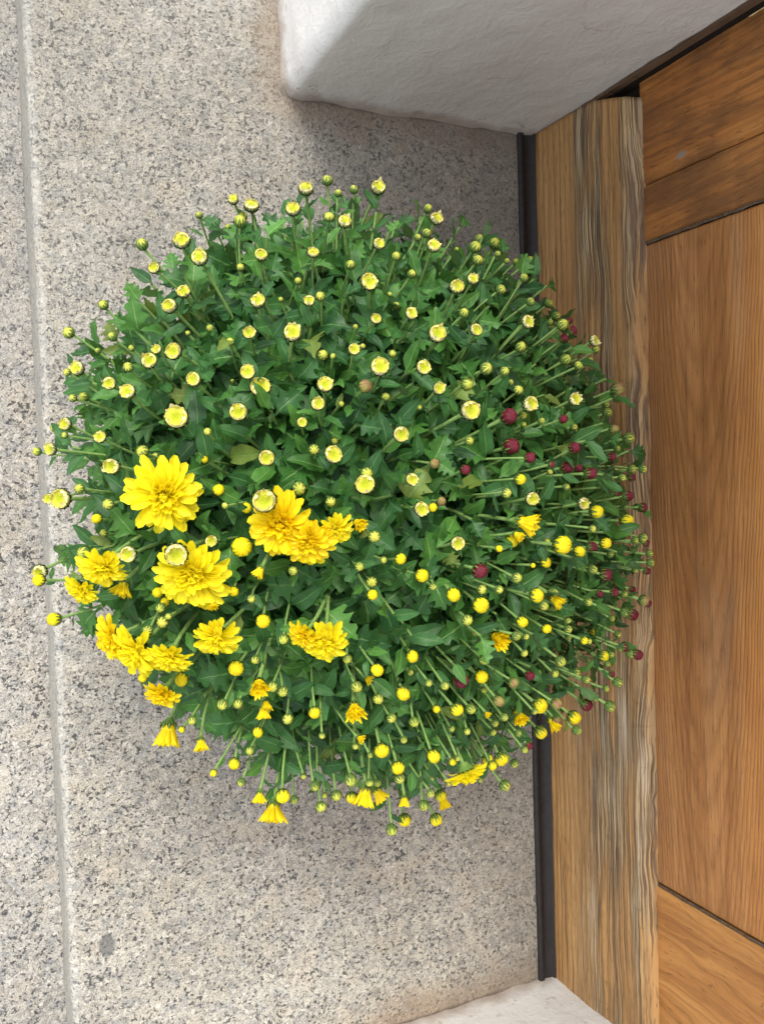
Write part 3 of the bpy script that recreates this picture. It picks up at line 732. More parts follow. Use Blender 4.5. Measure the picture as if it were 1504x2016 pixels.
# ------------------------------------------------------------------ the plant
HEADS = """F,991,-87,2765,413,-23,-19,96 F,1600,-283,3097,360,-43,-15,89 F,1127,-559,2856,407,-39,-43,81 F,1749,-388,3148,274,-40,-43,81
F,1904,-324,3194,204,-2,-52,86 F,659,-518,2470,266,-36,-60,72 F,546,-663,2305,202,-57,-62,54 G,1248,-953,2866,267,-32,-58,75
F,696,-964,2414,265,-94,-19,29 F,826,-1041,2527,331,-72,-46,53 F,1000,-1077,2667,254,-44,-69,57 F,968,-1328,2542,213,-52,-70,49
F,1723,-960,3078,189,-70,-54,47 F,1847,-1002,3109,280,-41,-56,72 h,782,-699,2321,141,-40,-88,24 h,1470,-576,3019,99,-57,-82,7
h,3263,-368,3235,182,65,-27,71 h,3169,-442,3242,90,41,-45,79 h,3553,-922,3119,133,39,-59,71 h,3128,-1151,3033,156,-5,-25,97
h,1071,-1761,2075,220,-24,-93,29 h,1230,-1749,2397,115,-6,-86,50 h,1621,-2186,2338,107,-22,-93,30 h,1738,-2370,2247,213,-23,-93,30
h,2267,-2226,2626,189,-26,-95,16 h,2547,-2363,2294,155,43,-80,43 h,1551,-1496,2753,99,-4,-95,32 F,2983,-2104,2790,258,21,-93,29
h,2673,-2395,2411,107,-16,-95,27 h,3166,-2594,2103,130,6,-82,58 h,4078,-2062,2297,141,9,-72,69 h,3547,-1846,2613,144,-10,-50,86
h,2069,-1499,3010,145,-21,-58,79 h,1498,-1295,2868,142,-23,-42,88 h,1570,-1449,2769,93,-5,-80,60 h,2189,-1312,2974,65,48,-35,80
h,2138,-1694,2937,65,50,-33,80 h,3089,-1683,2921,57,25,-61,75 h,1233,-767,2867,67,-2,-81,59 h,2063,-304,3203,100,26,-33,91
c,1778,2030,1728,86,-41,40,82 c,1915,2003,1730,116,-22,57,79 c,2022,1816,2325,107,-33,36,87 t,1537,1903,1674,56,-34,71,62
t,1639,1858,1663,81,-43,81,41 t,1675,1719,2236,93,-17,68,71 t,1857,1922,1697,68,-31,70,65 t,1135,1680,1608,90,-45,69,56 c,1293,1587,2163,117,-27,30,91
c,1345,1421,2416,113,-42,32,85 c,1114,1405,2107,81,-41,23,88 c,1719,1436,2534,90,-23,37,90 t,1662,1410,2250,62,-27,60,76 p,1749,1838,1662,49,-39,79,47
t,1074,1340,1523,73,-54,60,59 c,1254,1214,2329,98,-31,20,93 c,1156,1115,2338,107,-64,24,73 t,863,1256,1519,76,-48,58,66 c,1627,1098,2727,104,-30,37,88
p,1428,986,2295,55,-51,39,77 t,1470,853,2616,58,-29,26,92 c,1521,874,2871,89,-26,2,97 t,619,1057,1504,91,-81,30,50 t,876,988,1803,70,-65,64,40
c,1124,794,2563,114,-53,5,85 c,1029,807,2533,68,-55,15,82 c,973,732,2578,107,-21,25,95 c,1765,874,2958,123,-28,28,92 c,631,777,1786,112,-56,36,75
t,561,733,1890,55,-76,31,57 t,873,709,2414,67,-31,32,89 c,756,609,2408,89,-41,-3,91 c,847,554,2489,102,-50,27,82 c,1217,614,2661,102,-45,24,86
c,1484,633,2926,100,-41,11,90 c,1574,551,2880,140,-26,25,93 p,1284,953,2279,42,-58,51,64 t,596,567,1844,62,-69,36,63 t,676,582,1753,78,-89,11,43
c,1083,378,2762,155,-38,24,90 c,1427,396,2892,117,-31,3,95 t,1248,281,2845,55,-48,18,86 c,517,385,2023,90,-67,6,74 t,498,395,1432,65,-88,9,46
t,517,312,2016,48,-76,18,62 c,683,278,2435,82,-33,23,92 p,818,940,1463,46,-74,64,20 p,957,880,2051,49,-64,50,58 p,1497,615,2538,35,-43,19,88
t,1956,1271,2559,55,-23,53,81 p,1818,1135,2603,42,-39,58,72 c,1768,319,3062,66,-22,14,97 t,2460,2190,1878,86,-10,83,55 c,2174,2012,2185,110,-28,55,79
t,2386,1974,2253,59,2,86,51 t,2543,2041,2175,67,-2,92,38 c,2779,2112,2087,116,-25,39,88 p,2549,1997,1822,53,-20,68,71 t,2220,1732,2485,77,-17,56,81
c,2266,1667,2646,98,-15,42,90 t,3224,2013,2014,78,27,71,65 c,3049,1803,2474,106,-9,39,92 t,3004,1712,2398,80,30,58,76 c,2836,1514,2811,99,-11,42,90
t,2900,1657,2451,59,17,63,76 c,2451,1503,2770,85,1,32,95 c,1996,1418,2754,82,-19,41,89 t,2549,1416,2813,67,-15,45,88 t,2317,1393,2595,77,-8,58,81
t,2742,1347,2649,63,10,60,79 c,2308,1220,2912,124,-21,9,97 c,2940,1224,2923,108,-20,23,95 t,3367,1626,2462,95,17,58,80 t,3628,1799,2092,75,18,67,72
t,3749,1765,2135,101,21,72,66 t,3346,1512,2525,80,16,56,81 t,3467,1548,2597,53,51,51,69 t,3552,1509,2591,51,37,61,70 t,3913,1626,2167,58,22,63,74
t,3877,1572,2420,84,69,54,48 t,3631,1373,2688,73,13,60,79 c,3089,1291,2879,81,-20,33,92 t,3378,1256,2771,78,34,32,88 p,3290,1635,2320,38,30,64,71
c,1910,1085,2875,75,-31,30,90 t,1990,1113,2865,67,-44,37,82 c,2547,1012,3018,88,-9,18,98 c,2300,967,3011,75,-17,15,97 p,2633,1137,2618,57,7,23,97
t,2923,1027,3027,73,4,52,86 c,2972,910,3097,90,-18,9,98 c,2704,883,3071,124,-13,22,97 c,2115,762,3078,77,-25,10,96 t,1999,754,2843,70,-9,3,100
p,2056,743,2872,44,-23,46,86 t,2405,749,3010,53,-25,31,92 c,2249,653,3158,124,-27,30,91 c,2567,657,3123,99,-12,10,99 k,2192,540,3055,80,-5,29,96
p,2356,481,2996,56,14,43,89 c,1942,557,3020,107,-24,34,91 t,3416,833,2937,83,2,40,92 t,3722,1217,2630,75,43,45,79 c,3442,999,3007,101,13,16,98
t,3046,661,3089,91,18,24,95 t,3182,643,3090,76,11,45,89 c,2660,524,3150,91,-11,16,98 t,2873,549,3121,83,31,-1,95 p,3405,605,2816,52,59,20,78
t,3379,539,2956,76,-8,45,89 c,1853,427,3117,91,-23,13,96 p,2083,441,2917,41,-7,8,99 c,2826,377,3245,134,-9,11,99 r,3181,346,3136,122,23,20,95
t,3334,354,3067,60,10,31,95 c,3295,422,3218,115,-9,11,99 c,2333,231,3251,107,-25,-13,96 t,2870,189,3141,66,10,12,99 p,2028,211,2925,46,-34,18,92
r,3238,151,3062,118,29,20,94 p,2297,963,2684,49,-14,49,86 p,2346,1247,2609,43,-16,49,85 p,2553,1194,2689,40,-3,57,82 p,2632,421,2917,44,9,24,97
p,2383,304,2967,35,-15,13,98 p,2247,807,2908,40,3,44,90 t,4183,1308,2214,74,47,60,65 t,4245,1207,2222,74,68,37,63 t,3903,1036,2764,101,10,18,98
r,4195,1129,2450,63,54,53,65 r,4031,1005,2713,69,59,43,68 r,3956,947,2699,66,27,38,88 p,4044,1115,2411,57,49,56,67 c,4272,949,2666,91,27,18,95
t,4539,934,2341,74,42,37,83 t,3914,781,2771,81,35,41,84 t,3936,725,2894,73,29,43,86 p,4504,849,2300,60,53,72,45 p,3899,685,2548,42,41,47,78
k,4704,611,2396,112,77,19,61 c,3802,474,3027,97,2,10,99 t,4705,553,2388,90,74,26,62 t,4637,498,2332,75,56,35,75 t,4646,430,2330,87,73,26,63
r,3661,330,3074,66,22,14,96 p,3997,290,2743,57,57,7,82 t,3457,316,3102,53,36,31,88 p,3410,300,2961,45,11,22,97 k,4367,273,2741,70,58,-19,79
t,4789,214,2412,105,67,8,74 t,4678,134,2407,63,70,25,67 r,4255,65,2844,69,51,-1,86 r,3737,133,3089,87,23,31,92 r,3263,70,3244,75,25,10,96
r,3470,20,3188,50,47,7,88 r,3736,2,2999,97,34,20,92 r,3877,-11,2947,66,23,15,96 r,3895,-50,3054,91,44,8,89 p,3554,-32,3047,45,18,22,96
r,2815,4,3172,73,-5,-4,100 t,4704,-45,2336,83,67,26,70 t,4310,-91,2892,62,44,-15,88 t,4813,-34,2417,83,75,11,66 r,4813,-102,2416,75,66,12,74
t,4878,-37,2468,78,73,-22,64 y,3176,-70,3249,84,21,-14,97 t,3740,-138,2981,59,46,-8,88 t,3085,-156,3232,66,11,-16,98 c,3270,-200,3253,97,-22,-13,97
r,4707,-234,2338,83,80,12,58 r,4531,-239,2690,89,76,9,65 k,2598,49,3166,58,3,-3,100 c,3822,-258,3069,97,5,-1,100 r,4878,-346,2470,75,63,-7,77
t,378,231,1438,71,-88,23,42 c,416,221,2112,91,-70,11,71 c,725,95,2556,112,-54,-2,84 t,906,179,2601,79,-62,32,72 p,1028,156,2349,53,-65,7,75
y,1263,118,2684,51,-49,31,81 y,1311,-68,2806,69,-23,11,97 t,1315,-162,2928,49,-55,11,83 y,1457,-183,2884,67,-41,3,91 t,573,-34,2210,73,-56,8,82
c,457,-94,2174,140,-51,4,86 c,409,-96,1838,74,-47,-6,88 t,718,-137,2399,83,-70,-6,72 y,654,-225,2348,69,-62,6,78 p,706,-323,2210,57,-69,11,71
C,1466,-134,3219,153,-35,2,94 y,1417,-416,2891,123,-24,5,97 c,789,-437,2618,111,-61,4,79 C,1001,-430,2994,143,-31,-18,93 c,1230,-368,2898,82,-38,6,92
t,566,-438,2310,87,-75,4,66 c,356,-615,1446,111,-53,-18,83 y,331,-641,1751,97,-77,13,63 y,414,-906,1798,90,-83,7,56 t,982,-558,2679,73,-68,-2,73
y,977,-694,2520,81,-66,-3,75 y,1021,-757,2514,69,-55,-11,82 t,974,-782,2595,68,-45,-20,87 t,975,-862,2644,85,-53,0,85 t,998,-821,2708,43,-57,-7,82
t,905,-924,2519,71,-49,-11,86 p,953,-634,2283,54,-69,17,71 y,1379,-692,2799,66,-37,-21,91 t,1447,-726,2951,56,-35,-31,89
y,1407,-1193,2683,111,-45,-23,86 y,1527,-875,2904,96,-30,-24,92 t,1629,-986,2975,65,-32,-49,81 t,1512,-1137,2756,64,-41,-49,77
y,869,-1226,2465,64,-57,-47,68 y,1117,-1279,2420,95,-42,-37,83 t,1587,-1300,2848,75,-41,-42,81 t,1662,-1346,2816,70,-30,-31,90
t,1317,-1414,2662,72,-57,-41,72 t,1422,-1429,2637,73,-33,-39,86 t,1677,-567,3056,61,-10,-6,99 c,1913,122,3186,121,-22,15,96
t,1858,157,3005,68,-22,-10,97 c,1553,113,3019,104,-30,0,95 c,2096,-61,3218,133,-37,8,93 t,2124,0,3186,89,-13,1,99 c,2402,-43,3241,85,-20,0,98
t,1910,-163,3121,72,-30,-21,93 t,1768,-77,2965,96,-33,-14,93 c,2432,-225,3294,101,-18,2,98 y,2564,-225,3191,58,-37,0,93 k,2649,-191,3147,56,0,-17,99
t,2149,-382,3209,76,-36,-13,92 c,2698,-453,3257,99,-36,-4,93 y,2983,-505,3278,53,5,-6,100 y,2342,-534,3162,71,-6,6,100 t,2232,-533,3153,48,-14,-5,99
t,2051,-556,3195,67,-17,-13,98 t,2180,-673,3076,78,-36,-2,93 y,2129,-734,3198,73,-18,-2,98 y,2472,-645,3190,87,-13,-1,99 t,2556,-724,3175,58,15,-35,93
y,2660,-775,3248,99,-9,-25,96 r,2845,-638,3271,100,-9,-23,97 t,2880,-763,3230,71,3,-9,100 y,2868,-863,3233,107,-7,-20,98
t,2797,-959,3175,74,-22,-39,90 t,2025,-1148,3015,58,-26,-43,86 y,2430,-1162,3109,88,-26,-10,96 t,2940,-1243,3131,79,-5,-28,96
y,2176,-1216,3126,86,-18,-23,96 r,2842,-1393,2993,105,8,-46,89 y,2986,-1382,3017,93,-14,-10,99 t,2095,-1340,2977,76,-9,-29,95
t,2253,-1445,2951,74,-27,-33,91 y,2409,-1420,3000,101,-17,-44,88 t,2614,-1387,2967,63,-7,-46,88 t,2689,-1399,3048,66,-3,-38,93
p,3104,-1522,2847,54,-10,-51,85 p,2499,-1309,2936,46,35,-33,88 p,2958,-1089,2990,50,12,-7,99 t,2993,-771,3249,66,34,-35,87
k,3112,-1562,3023,75,19,-50,85 y,4028,-328,2939,100,41,-7,91 y,3176,-478,3132,92,12,-3,99 t,3519,-511,3044,57,6,-6,100 y,3530,-521,3207,124,30,-1,95
y,3765,-590,3079,93,18,-17,97 r,3965,-575,2962,77,75,13,65 y,4133,-565,2911,95,38,8,92 t,4470,-695,2547,66,83,-12,54 t,3882,-437,3077,55,18,-19,97
y,4500,-428,2706,103,52,0,85 t,4750,-605,2511,71,61,-1,79 t,4864,-599,2475,87,62,-28,73 r,4880,-637,2492,60,77,-23,60 t,4893,-720,2512,68,73,11,67
t,4894,-794,2522,72,77,-8,63 t,4795,-853,2452,63,58,-1,81 r,4865,-861,2509,63,70,-25,67 y,3500,-650,3054,79,36,1,93 t,4101,-766,2789,85,30,-27,91
r,4180,-806,2850,96,55,-11,83 t,3153,-712,3222,85,13,-11,99 p,3530,-775,2908,46,32,3,95 y,3275,-638,3226,37,3,-6,100 r,4167,-953,2786,58,39,-21,90
r,4233,-939,2875,66,41,-10,91 t,4705,-1046,2417,60,61,-37,70 r,4762,-1009,2453,60,60,-22,77 k,4825,-1098,2520,97,70,-38,60
r,4845,-1120,2540,67,61,-46,64 t,4038,-1002,2807,69,44,-25,86 r,4738,-1208,2475,102,70,-42,58 t,4693,-1194,2438,90,65,-48,59
t,4603,-1238,2382,60,69,-41,59 y,3303,-840,3219,108,22,-11,97 t,3546,-870,3067,96,38,-21,90 t,3400,-923,3152,77,38,-44,81
y,3233,-1020,3148,84,2,-31,95 y,3460,-1096,3103,73,5,-4,100 t,3845,-1183,2823,70,35,-32,88 t,3869,-1245,2788,57,46,-39,80
t,3680,-1068,3038,49,41,-21,89 y,4465,-1355,2316,93,58,-16,80 y,3886,-1248,2951,56,17,-19,97 t,4048,-1298,2802,50,25,-8,97
t,3189,-1110,3137,72,54,-46,71 t,3326,-1145,3050,53,17,-20,97 t,3302,-1255,3062,57,-3,-37,93 r,4660,-1463,2480,90,79,-21,58
t,4624,-1471,2456,75,60,-47,65 r,4719,-1520,2542,92,55,-43,72 t,4680,-1513,2510,75,69,-36,63 y,4507,-1536,2391,97,59,-25,77
t,4557,-1522,2422,60,56,-37,74 t,4521,-1594,2418,57,59,-47,66 r,4536,-1672,2453,57,50,-26,83 t,4560,-1735,2491,86,70,-50,51
t,3724,-1395,2890,91,29,-67,68 t,4200,-1618,2436,80,74,-4,67 t,3714,-1492,2833,67,19,-35,92 t,4125,-1623,2652,74,52,-31,80
t,4477,-1785,2449,67,57,-29,77 r,3472,-1467,2870,79,11,-43,89 p,3619,-1485,2761,43,28,-55,79 k,3244,-1462,3005,73,24,-60,76
r,4328,-1912,2394,101,54,-66,53 p,4386,-1863,2414,56,66,-44,60 k,3701,-1703,2853,80,43,-43,79 t,4476,-1917,2496,104,59,-58,56
y,3643,-1739,2740,119,31,-34,89 y,2829,-1599,2947,99,16,-34,93 p,4623,-1362,2426,63,60,-42,68 t,1156,-1529,2500,65,-17,-51,84
y,1121,-1623,2343,48,-51,-44,74 y,1296,-1917,2426,54,-47,-57,67 y,1444,-1890,2397,88,-33,-50,80 t,1496,-1753,2604,62,-43,-36,83
y,1524,-1610,2708,76,-39,-40,83 t,1680,-1518,2840,70,-21,-21,95 t,1505,-2049,2323,62,-58,-74,34 y,1743,-2136,2484,93,-17,-55,82
t,1935,-2313,2135,66,-6,-80,60 y,1830,-1479,2922,81,-36,-45,82 t,1877,-1635,2913,47,-20,-70,68 t,1907,-2047,2437,48,-18,-70,68
t,2001,-2143,2392,70,12,-79,61 t,2150,-2231,2418,84,-16,-54,83 t,2045,-2303,2387,84,-12,-59,80 p,2143,-2296,2204,51,-15,-59,79
t,2141,-2022,2717,92,-24,-56,79 y,2252,-2256,2448,84,-26,-76,60 t,2283,-2079,2695,60,-9,-67,74 t,2449,-2185,2452,63,1,-70,71
y,2430,-1959,2843,92,-21,-46,86 t,2473,-2054,2763,78,13,-53,84 y,2849,-2677,2041,100,-17,-70,69 t,2644,-2635,2243,89,-18,-86,49
y,2279,-1793,2925,102,-16,-27,95 t,2129,-1760,2845,54,-7,-60,79 t,2238,-1844,2830,46,10,-62,78 t,2361,-1595,2915,75,8,-29,95
t,2488,-1781,2823,56,-17,-50,85 t,2549,-1661,2862,80,-15,-53,84 y,2664,-1899,2907,93,-6,-42,91 y,2718,-1597,2865,52,-13,-27,95
t,2870,-1775,2796,54,8,-45,89 t,2948,-1784,2868,51,-18,-59,79 t,2942,-1613,2937,75,13,-41,90 t,3210,-1785,2806,59,31,-43,85
t,3276,-1893,2671,56,-4,-59,81 t,3174,-1692,2987,61,14,-38,91 t,3545,-1750,2809,53,22,-45,87 y,3971,-2109,2256,104,34,-66,67
k,4099,-2021,2294,74,52,-67,53 y,4223,-2001,2360,111,40,-53,75 t,4220,-2096,2396,81,68,-43,60 t,3540,-2064,2673,65,8,-39,92
r,3600,-2054,2646,69,22,-60,77 t,3535,-1958,2601,52,40,-57,71 y,3329,-2149,2496,86,4,-51,86 y,3260,-2134,2671,67,6,-42,90
y,3403,-2143,2571,107,14,-61,78 t,3738,-2333,2227,81,26,-71,66 t,3289,-2311,2447,55,27,-71,66 t,3634,-2487,2245,102,41,-62,67
y,2855,-1993,2826,57,5,-57,82 t,2858,-1950,2887,43,0,-61,79 t,2884,-2187,2699,52,10,-64,76 t,2869,-2220,2476,51,1,-76,65
y,3155,-2535,2073,101,21,-73,65 t,2739,-2356,2584,81,-8,-66,75 y,3082,-2695,2121,103,12,-77,62 t,2748,-2238,2688,62,-1,-61,80
t,2757,-2414,2258,66,0,-72,70"""
BASE = Vector((.272, -.030, 0))
PLANT = bpy.data.objects.new('potted_chrysanthemum', None); COL.objects.link(PLANT); PLANT.location = BASE
PLANT['label'] = 'round bushy chrysanthemum with yellow flowers, dark red buds and countless small buds on the doorstep'
PLANT['category'] = 'potted plant'
OFF = Matrix.Translation(-BASE)
def pl(name, me, M, parent=PLANT, **props):
    o = bpy.data.objects.new(name, me); COL.objects.link(o); o.parent = parent
    o.matrix_local = (OFF @ M) if parent is PLANT else M
    for k_, v_ in props.items(): o[k_] = v_
    return o
# pot and soil
def lathe(pr, n=40):
    m = MB(); m.grid([[Vector((r_ * math.cos(2 * math.pi * j / n), r_ * math.sin(2 * math.pi * j / n), z)) for j in range(n)] for (r_, z) in pr], None, 0, close=True); return m
pl('pot', lathe([(.001, .002), (.072, .002), (.075, .006), (.098, .112), (.104, .113), (.106, .128), (.101, .129), (.098, .112), (.096, .105)]).mesh('pot', [M_pot]), Matrix.Translation(BASE))
pl('soil', lathe([(.097, .108), (.07, .113), (.03, .116), (.001, .117)]).mesh('soil', [M_soil]), Matrix.Translation(BASE))

DC = Vector((.276, -.032, .15)); DA = Vector((.243, .25, .175))
def ellv(P): return math.sqrt(sum(((P[i] - DC[i]) / DA[i]) ** 2 for i in range(3)))
def tube(m, pts, radii, n=6, mat=0):
    rows = []; up = Vector((.3, .5, .8))
    for i, p in enumerate(pts):
        d = (pts[min(i + 1, len(pts) - 1)] - pts[max(i - 1, 0)]).normalized()
        a = d.cross(up)
        if a.length < 1e-4: a = d.cross(Vector((1, 0, 0)))
        a.normalize(); b = d.cross(a)
        rows.append([p + (a * math.cos(2 * math.pi * j / n) + b * math.sin(2 * math.pi * j / n)) * radii[i] for j in range(n)])
    m.grid(rows, None, mat, close=True)
def bez(a, b, c, d, t):
    s = 1 - t; return a * s ** 3 + b * 3 * s * s * t + c * 3 * s * t * t + d * t ** 3

leaf_items = []   # (variant, matrix, size, score)
def clampP(P, m=.004):
    if P.x > .552: P.x = .552
    if P.z < m: P.z = m
    return P
def add_leaf(P, d, nrm, size, kinds):
    d = d.normalized(); x = d.cross(nrm)
    if x.length < 1e-3: return
    x.normalize(); z = x.cross(d)
    i = random.choice(kinds)
    size *= .84
    tip = P + d * size
    if tip.x > .556:                       # keep off the door: turn along it
        return
    if tip.z < .01 or P.z < .01: return
    M = Matrix(((x.x * size, d.x * size, z.x * size, P.x), (x.y * size, d.y * size, z.y * size, P.y), (x.z * size, d.z * size, z.z * size, P.z), (0, 0, 0, 1)))
    mid = P + d * size * .5
    toc = (CAMP - mid).normalized()
    score = ellv(mid) + .12 * max(0, z.dot(toc)) + size * 5
    if (mid - DC).dot(CAMP - DC) < -.01: score -= .5
    leaf_items.append((i, M, size, score))

def branch(P, n_out, kind, L_used=.0, head_r=.004, leaves=True):
    """stem from the soil to the head at P, returns tube points; hangs leaves on it"""
    root = BASE + Vector(((P.x - BASE.x) * .22 + random.uniform(-.012, .012), (P.y - BASE.y) * .22 + random.uniform(-.012, .012), .112))
    dist = (P - root).length
    rad = (P - root).normalized()
    mix_n = (n_out * .55 + rad * .75).normalized()
    c2 = P - mix_n * dist * .42 + Vector((random.gauss(0, .011), random.gauss(0, .011), random.gauss(0, .008)))
    hz = Vector((rad.x, rad.y, 0))
    c1 = root + Vector((hz.x * .35, hz.y * .35, .8)).normalized() * dist * .33
    return root, c1, c2

stems = []
heads = []
for tok in HEADS.split():
    a = tok.split(','); code = a[0]; v = [int(q) for q in a[1:]]
    P = Vector((v[0], v[1], v[2])) / 10000; D = v[3] / 10000; n = Vector((v[4], v[5], v[6])).normalized()
    heads.append((code, P, D, n))
ptotal = 0
order = sorted(range(len(heads)), key=lambda i: -heads[i][2])
NAMES = {'t': 'closed_bud', 'p': 'closed_bud', 'k': 'pinkish_bud', 'c': 'open_disc_bud', 'C': 'open_disc_bud', 'y': 'yellow_bud', 'r': 'maroon_bud', 'h': 'half_open_flower', 'F': 'flower', 'G': 'flower'}
fl_n = 0
for i in order:
    code, P, D, n = heads[i]
    spin = random.uniform(0, 6.28)
    if code in 'FG':
        s = D * 1.2; zoff = .06
        base = P - n * s * .10
        M = frame(base, n, spin, s)
        gold = (fl_n % 3 == 2)
        core = FCORE[2 if gold else fl_n % 2]
        lay = petal_layout(fl_n * 13 + 5, code == 'G')
        f = pl('flower', core, M)
        pl('calyx', FCAL, Matrix.Identity(4), f)
        src = PMG if gold else PME
        if ptotal + len(lay) <= 300 and D > .024:
            for (k_, vv, PMx) in lay: pl('petal', src[k_][vv], PMx, f)
            ptotal += len(lay)
        else:
            mm = MB()
            for (k_, vv, PMx) in lay: mm.merge((OUTER if k_ == 0 else MIDP)[vv], PMx)
            pl('petals', mm.mesh('petals', [M_gold if gold else M_yel]), Matrix.Identity(4), f)
        fl_n += 1; hr = .0018; stem_end = base
    else:
        kk = 'c' if code == 'C' else code
        s = D * (.98 if kk != 'h' else 1.05)
        ce = {'h': .55, 'c': .5}.get(kk, .46)
        if kk in 'yr': s *= random.uniform(.86, 1.0)
        elif kk in 'tpk': s *= random.uniform(.95, 1.08)
        base = P - n * s * ce
        sq = random.uniform(.9, 1.08)
        M = frame(base, n, spin, s) @ Matrix.Diagonal((1, random.uniform(.88, 1.05), sq, 1))
        core, cal = V[kk][random.randrange(len(V[kk]))]
        props = {}
        if kk == 'r': props['label'] = 'dark red bud'
        f = pl(NAMES[code], core, M, **props)
        pl('calyx', cal, Matrix.Identity(4), f)
        hr = min(.0017, .0011 + s * .03); stem_end = base
    # stem
    root, c1, c2 = branch(stem_end, n, code)
    N = 16
    pts = [clampP(bez(root, c1, c2, stem_end, t / N), .006) for t in range(N + 1)]
    r_t = min(.0012, max(.0007, D * .088))
    radii = [.0021 + (r_t - .0021) * (t / N) for t in range(N + 1)]; radii[-1] = r_t * 1.35; radii[-2] = r_t * 1.05
    stems.append((D + (ellv(P) - 1) * .05 + (.01 if P.x > .3 else 0), pts, radii, stem_end))
    # leaves along it
    L = (stem_end - root).length
    nl = random.randint(9, 11) if code != 'p' else 5
    phi = random.uniform(0, 6.28)
    for q in range(nl):
        back = (.009 + .0102 * q + random.uniform(-.004, .004)) if q else random.uniform(.006, .012)
        t = 1 - back / L
        if t < .25: break
        S = bez(root, c1, c2, stem_end, t); tan = (bez(root, c1, c2, stem_end, min(1, t + .03)) - S).normalized()
        phi += 2.4 + random.uniform(-.3, .3)
        a = tan.cross(Vector((.1, .2, 1)));
        if a.length < 1e-3: a = Vector((1, 0, 0))
        a.normalize(); b = tan.cross(a)
        side = a * math.cos(phi) + b * math.sin(phi)
        rise = random.uniform(.35, .9) if q > 1 else random.uniform(.6, 1.3)
        d = side + tan * rise
        rad = Vector(((S.x - DC.x) / DA.x, (S.y - DC.y) / DA.y, (S.z - DC.z + .05) / DA.z)).normalized()
        nrm = (rad * .8 + Vector((-.15, .1, .55)) + Vector((random.gauss(0, .3), random.gauss(0, .3), random.gauss(0, .3)))).normalized()
        if q == 0: size = random.uniform(.010, .017); kinds = OV
        elif q == 1: size = random.uniform(.018, .028); kinds = OV
        elif q <= 4: size = random.uniform(.026, .038); kinds = OV if random.random() < .62 else LO
        else: size = random.uniform(.034, .050); kinds = LO if random.random() < .62 else OV
        add_leaf(S + side * .001, d, nrm, size, kinds)
# leafy shoots without flower heads that fill the cushion
ga = math.pi * (3 - math.sqrt(5)); NS = 600
fill = MB()
for i in range(NS):
    zz = 1 - 1.35 * (i + .5) / NS; rr_ = math.sqrt(max(0, 1 - zz * zz)); th = ga * i
    s = random.uniform(.76, .985)
    u = Vector((rr_ * math.cos(th), rr_ * math.sin(th), zz))
    if u.x < -.2: s *= .90 if u.y < .1 else 1.0
    if u.x > .3: s = min(1.0, s * 1.05)
    if u.y < -.4: s *= .92
    P = Vector((DC.x + DA.x * u.x * s, DC.y + DA.y * u.y * s, DC.z + DA.z * u.z * s))
    if P.z < .05 or P.x > .53: continue
    n = (P - Vector((.262, -.02, .04))).normalized()
    root, c1, c2 = branch(P, n, 'x')
    N = 10
    pts = [clampP(bez(root, c1, c2, P, t / N), .006) for t in range(N + 1)]
    tube(fill, pts, [.0022 - .0012 * t / N for t in range(N + 1)], 5)
    L = (P - root).length; phi = random.uniform(0, 6.28)
    for q in range(10):
        back = .001 + .0095 * q; t = 1 - back / L
        if t < .3: break
        S = bez(root, c1, c2, P, t); tan = (bez(root, c1, c2, P, min(1, t + .03)) - bez(root, c1, c2, P, min(1, t + .03) - .03)).normalized()
        phi += 2.4 + random.uniform(-.3, .3)
        a = tan.cross(Vector((.1, .2, 1))).normalized(); b = tan.cross(a)
        side = a * math.cos(phi) + b * math.sin(phi)
        d = side + tan * (random.uniform(.9, 1.8) if q < 2 else random.uniform(.15, .7))
        nrm = (n * .7 + Vector((-.2, .1, .6)) + Vector((random.gauss(0, .3), random.gauss(0, .3), random.gauss(0, .3)))).normalized()
        size = (random.uniform(.016, .026), random.uniform(.022, .032), random.uniform(.028, .038))[q] if q < 3 else random.uniform(.034, .050)
        add_leaf(S, d, nrm, size, (OV if random.random() < .6 else LO) if q < 3 else (LO if random.random() < .75 else OV))
pl('leafy_shoots', fill.mesh('leafy_shoots', [M_stem]), Matrix.Identity(4), kind='stuff')
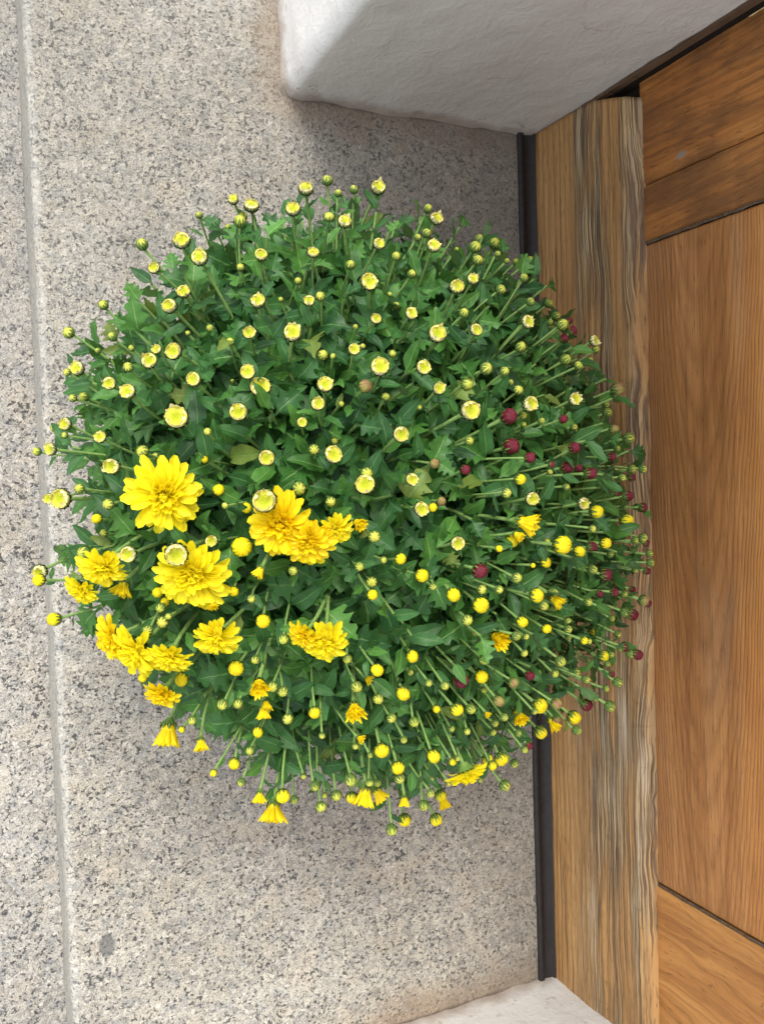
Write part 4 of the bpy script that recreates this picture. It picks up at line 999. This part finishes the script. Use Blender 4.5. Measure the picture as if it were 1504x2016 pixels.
# stems: 300 that show most as parts, the rest joined
stems.sort(key=lambda q: -q[0])
rest = MB()
for i, (sc_, pts, radii, end) in enumerate(stems):
    if i < 300:
        m = MB(); tube(m, [p - end for p in pts], radii, 7)
        pl('stem', m.mesh('stem', [M_stem]), Matrix.Translation(end))
    else: tube(rest, pts, radii, 6)
pl('thin_stems', rest.mesh('thin_stems', [M_stem]), Matrix.Identity(4), kind='stuff')
# leaves
leaf_items.sort(key=lambda q: -q[3])
LME = [l[1].mesh('leaf', [M_leaf if i % 2 else M_leaf_deep]) for i, l in enumerate(LEAVES)]
for (i, M, size, sc_) in leaf_items[:300]: pl('leaf', LME[i], M)
# numpy join of the rest
arr = [(np.array(l[1].v), np.array(l[1].f), np.array(l[1].uv)) for l in LEAVES]
vs_, fs_, us_, ms_ = [], [], [], []; off = 0
for (i, M, size, sc_) in leaf_items[300:]:
    v, f, u = arr[i]; Mn = np.array(M)
    vs_.append(v @ Mn[:3, :3].T + Mn[:3, 3]); fs_.append(f + off); us_.append(u); ms_.append(np.full(len(f), i % 2)); off += len(v)
v = np.concatenate(vs_); f = np.concatenate(fs_); u = np.concatenate(us_); mi = np.concatenate(ms_)
me = bpy.data.meshes.new('foliage')
me.vertices.add(len(v)); me.vertices.foreach_set('co', v.astype(np.float32).ravel())
me.loops.add(f.size); me.loops.foreach_set('vertex_index', f.astype(np.int32).ravel())
me.polygons.add(len(f)); me.polygons.foreach_set('loop_start', np.arange(0, f.size, 4, dtype=np.int32))
me.materials.append(M_leaf_deep); me.materials.append(M_leaf)
me.update(calc_edges=True); me.validate()
me.polygons.foreach_set('material_index', mi.astype(np.int32)); me.polygons.foreach_set('use_smooth', np.ones(len(f), dtype=bool))
ul = me.uv_layers.new(name='UVMap'); ul.data.foreach_set('uv', u.astype(np.float32).ravel())
pl('foliage', me, Matrix.Identity(4), kind='stuff')
print('leaves', len(leaf_items), 'petal parts', ptotal, 'flowers', fl_n)

# ------------------------------------------------------------------ small things on the stone
dl = LEAVES[2][1]
o = link('dry_leaf', dl.mesh('dry_leaf', [M_dry]), None, Matrix.Translation((.498, -.262, .004)) @ Matrix.Rotation(1.9, 4, 'Z') @ Matrix.Rotation(.15, 4, 'X') @ Matrix.Scale(.020, 4),
         label='small curled reddish brown leaf lying on the granite below the plant by the door', category='dry leaf')
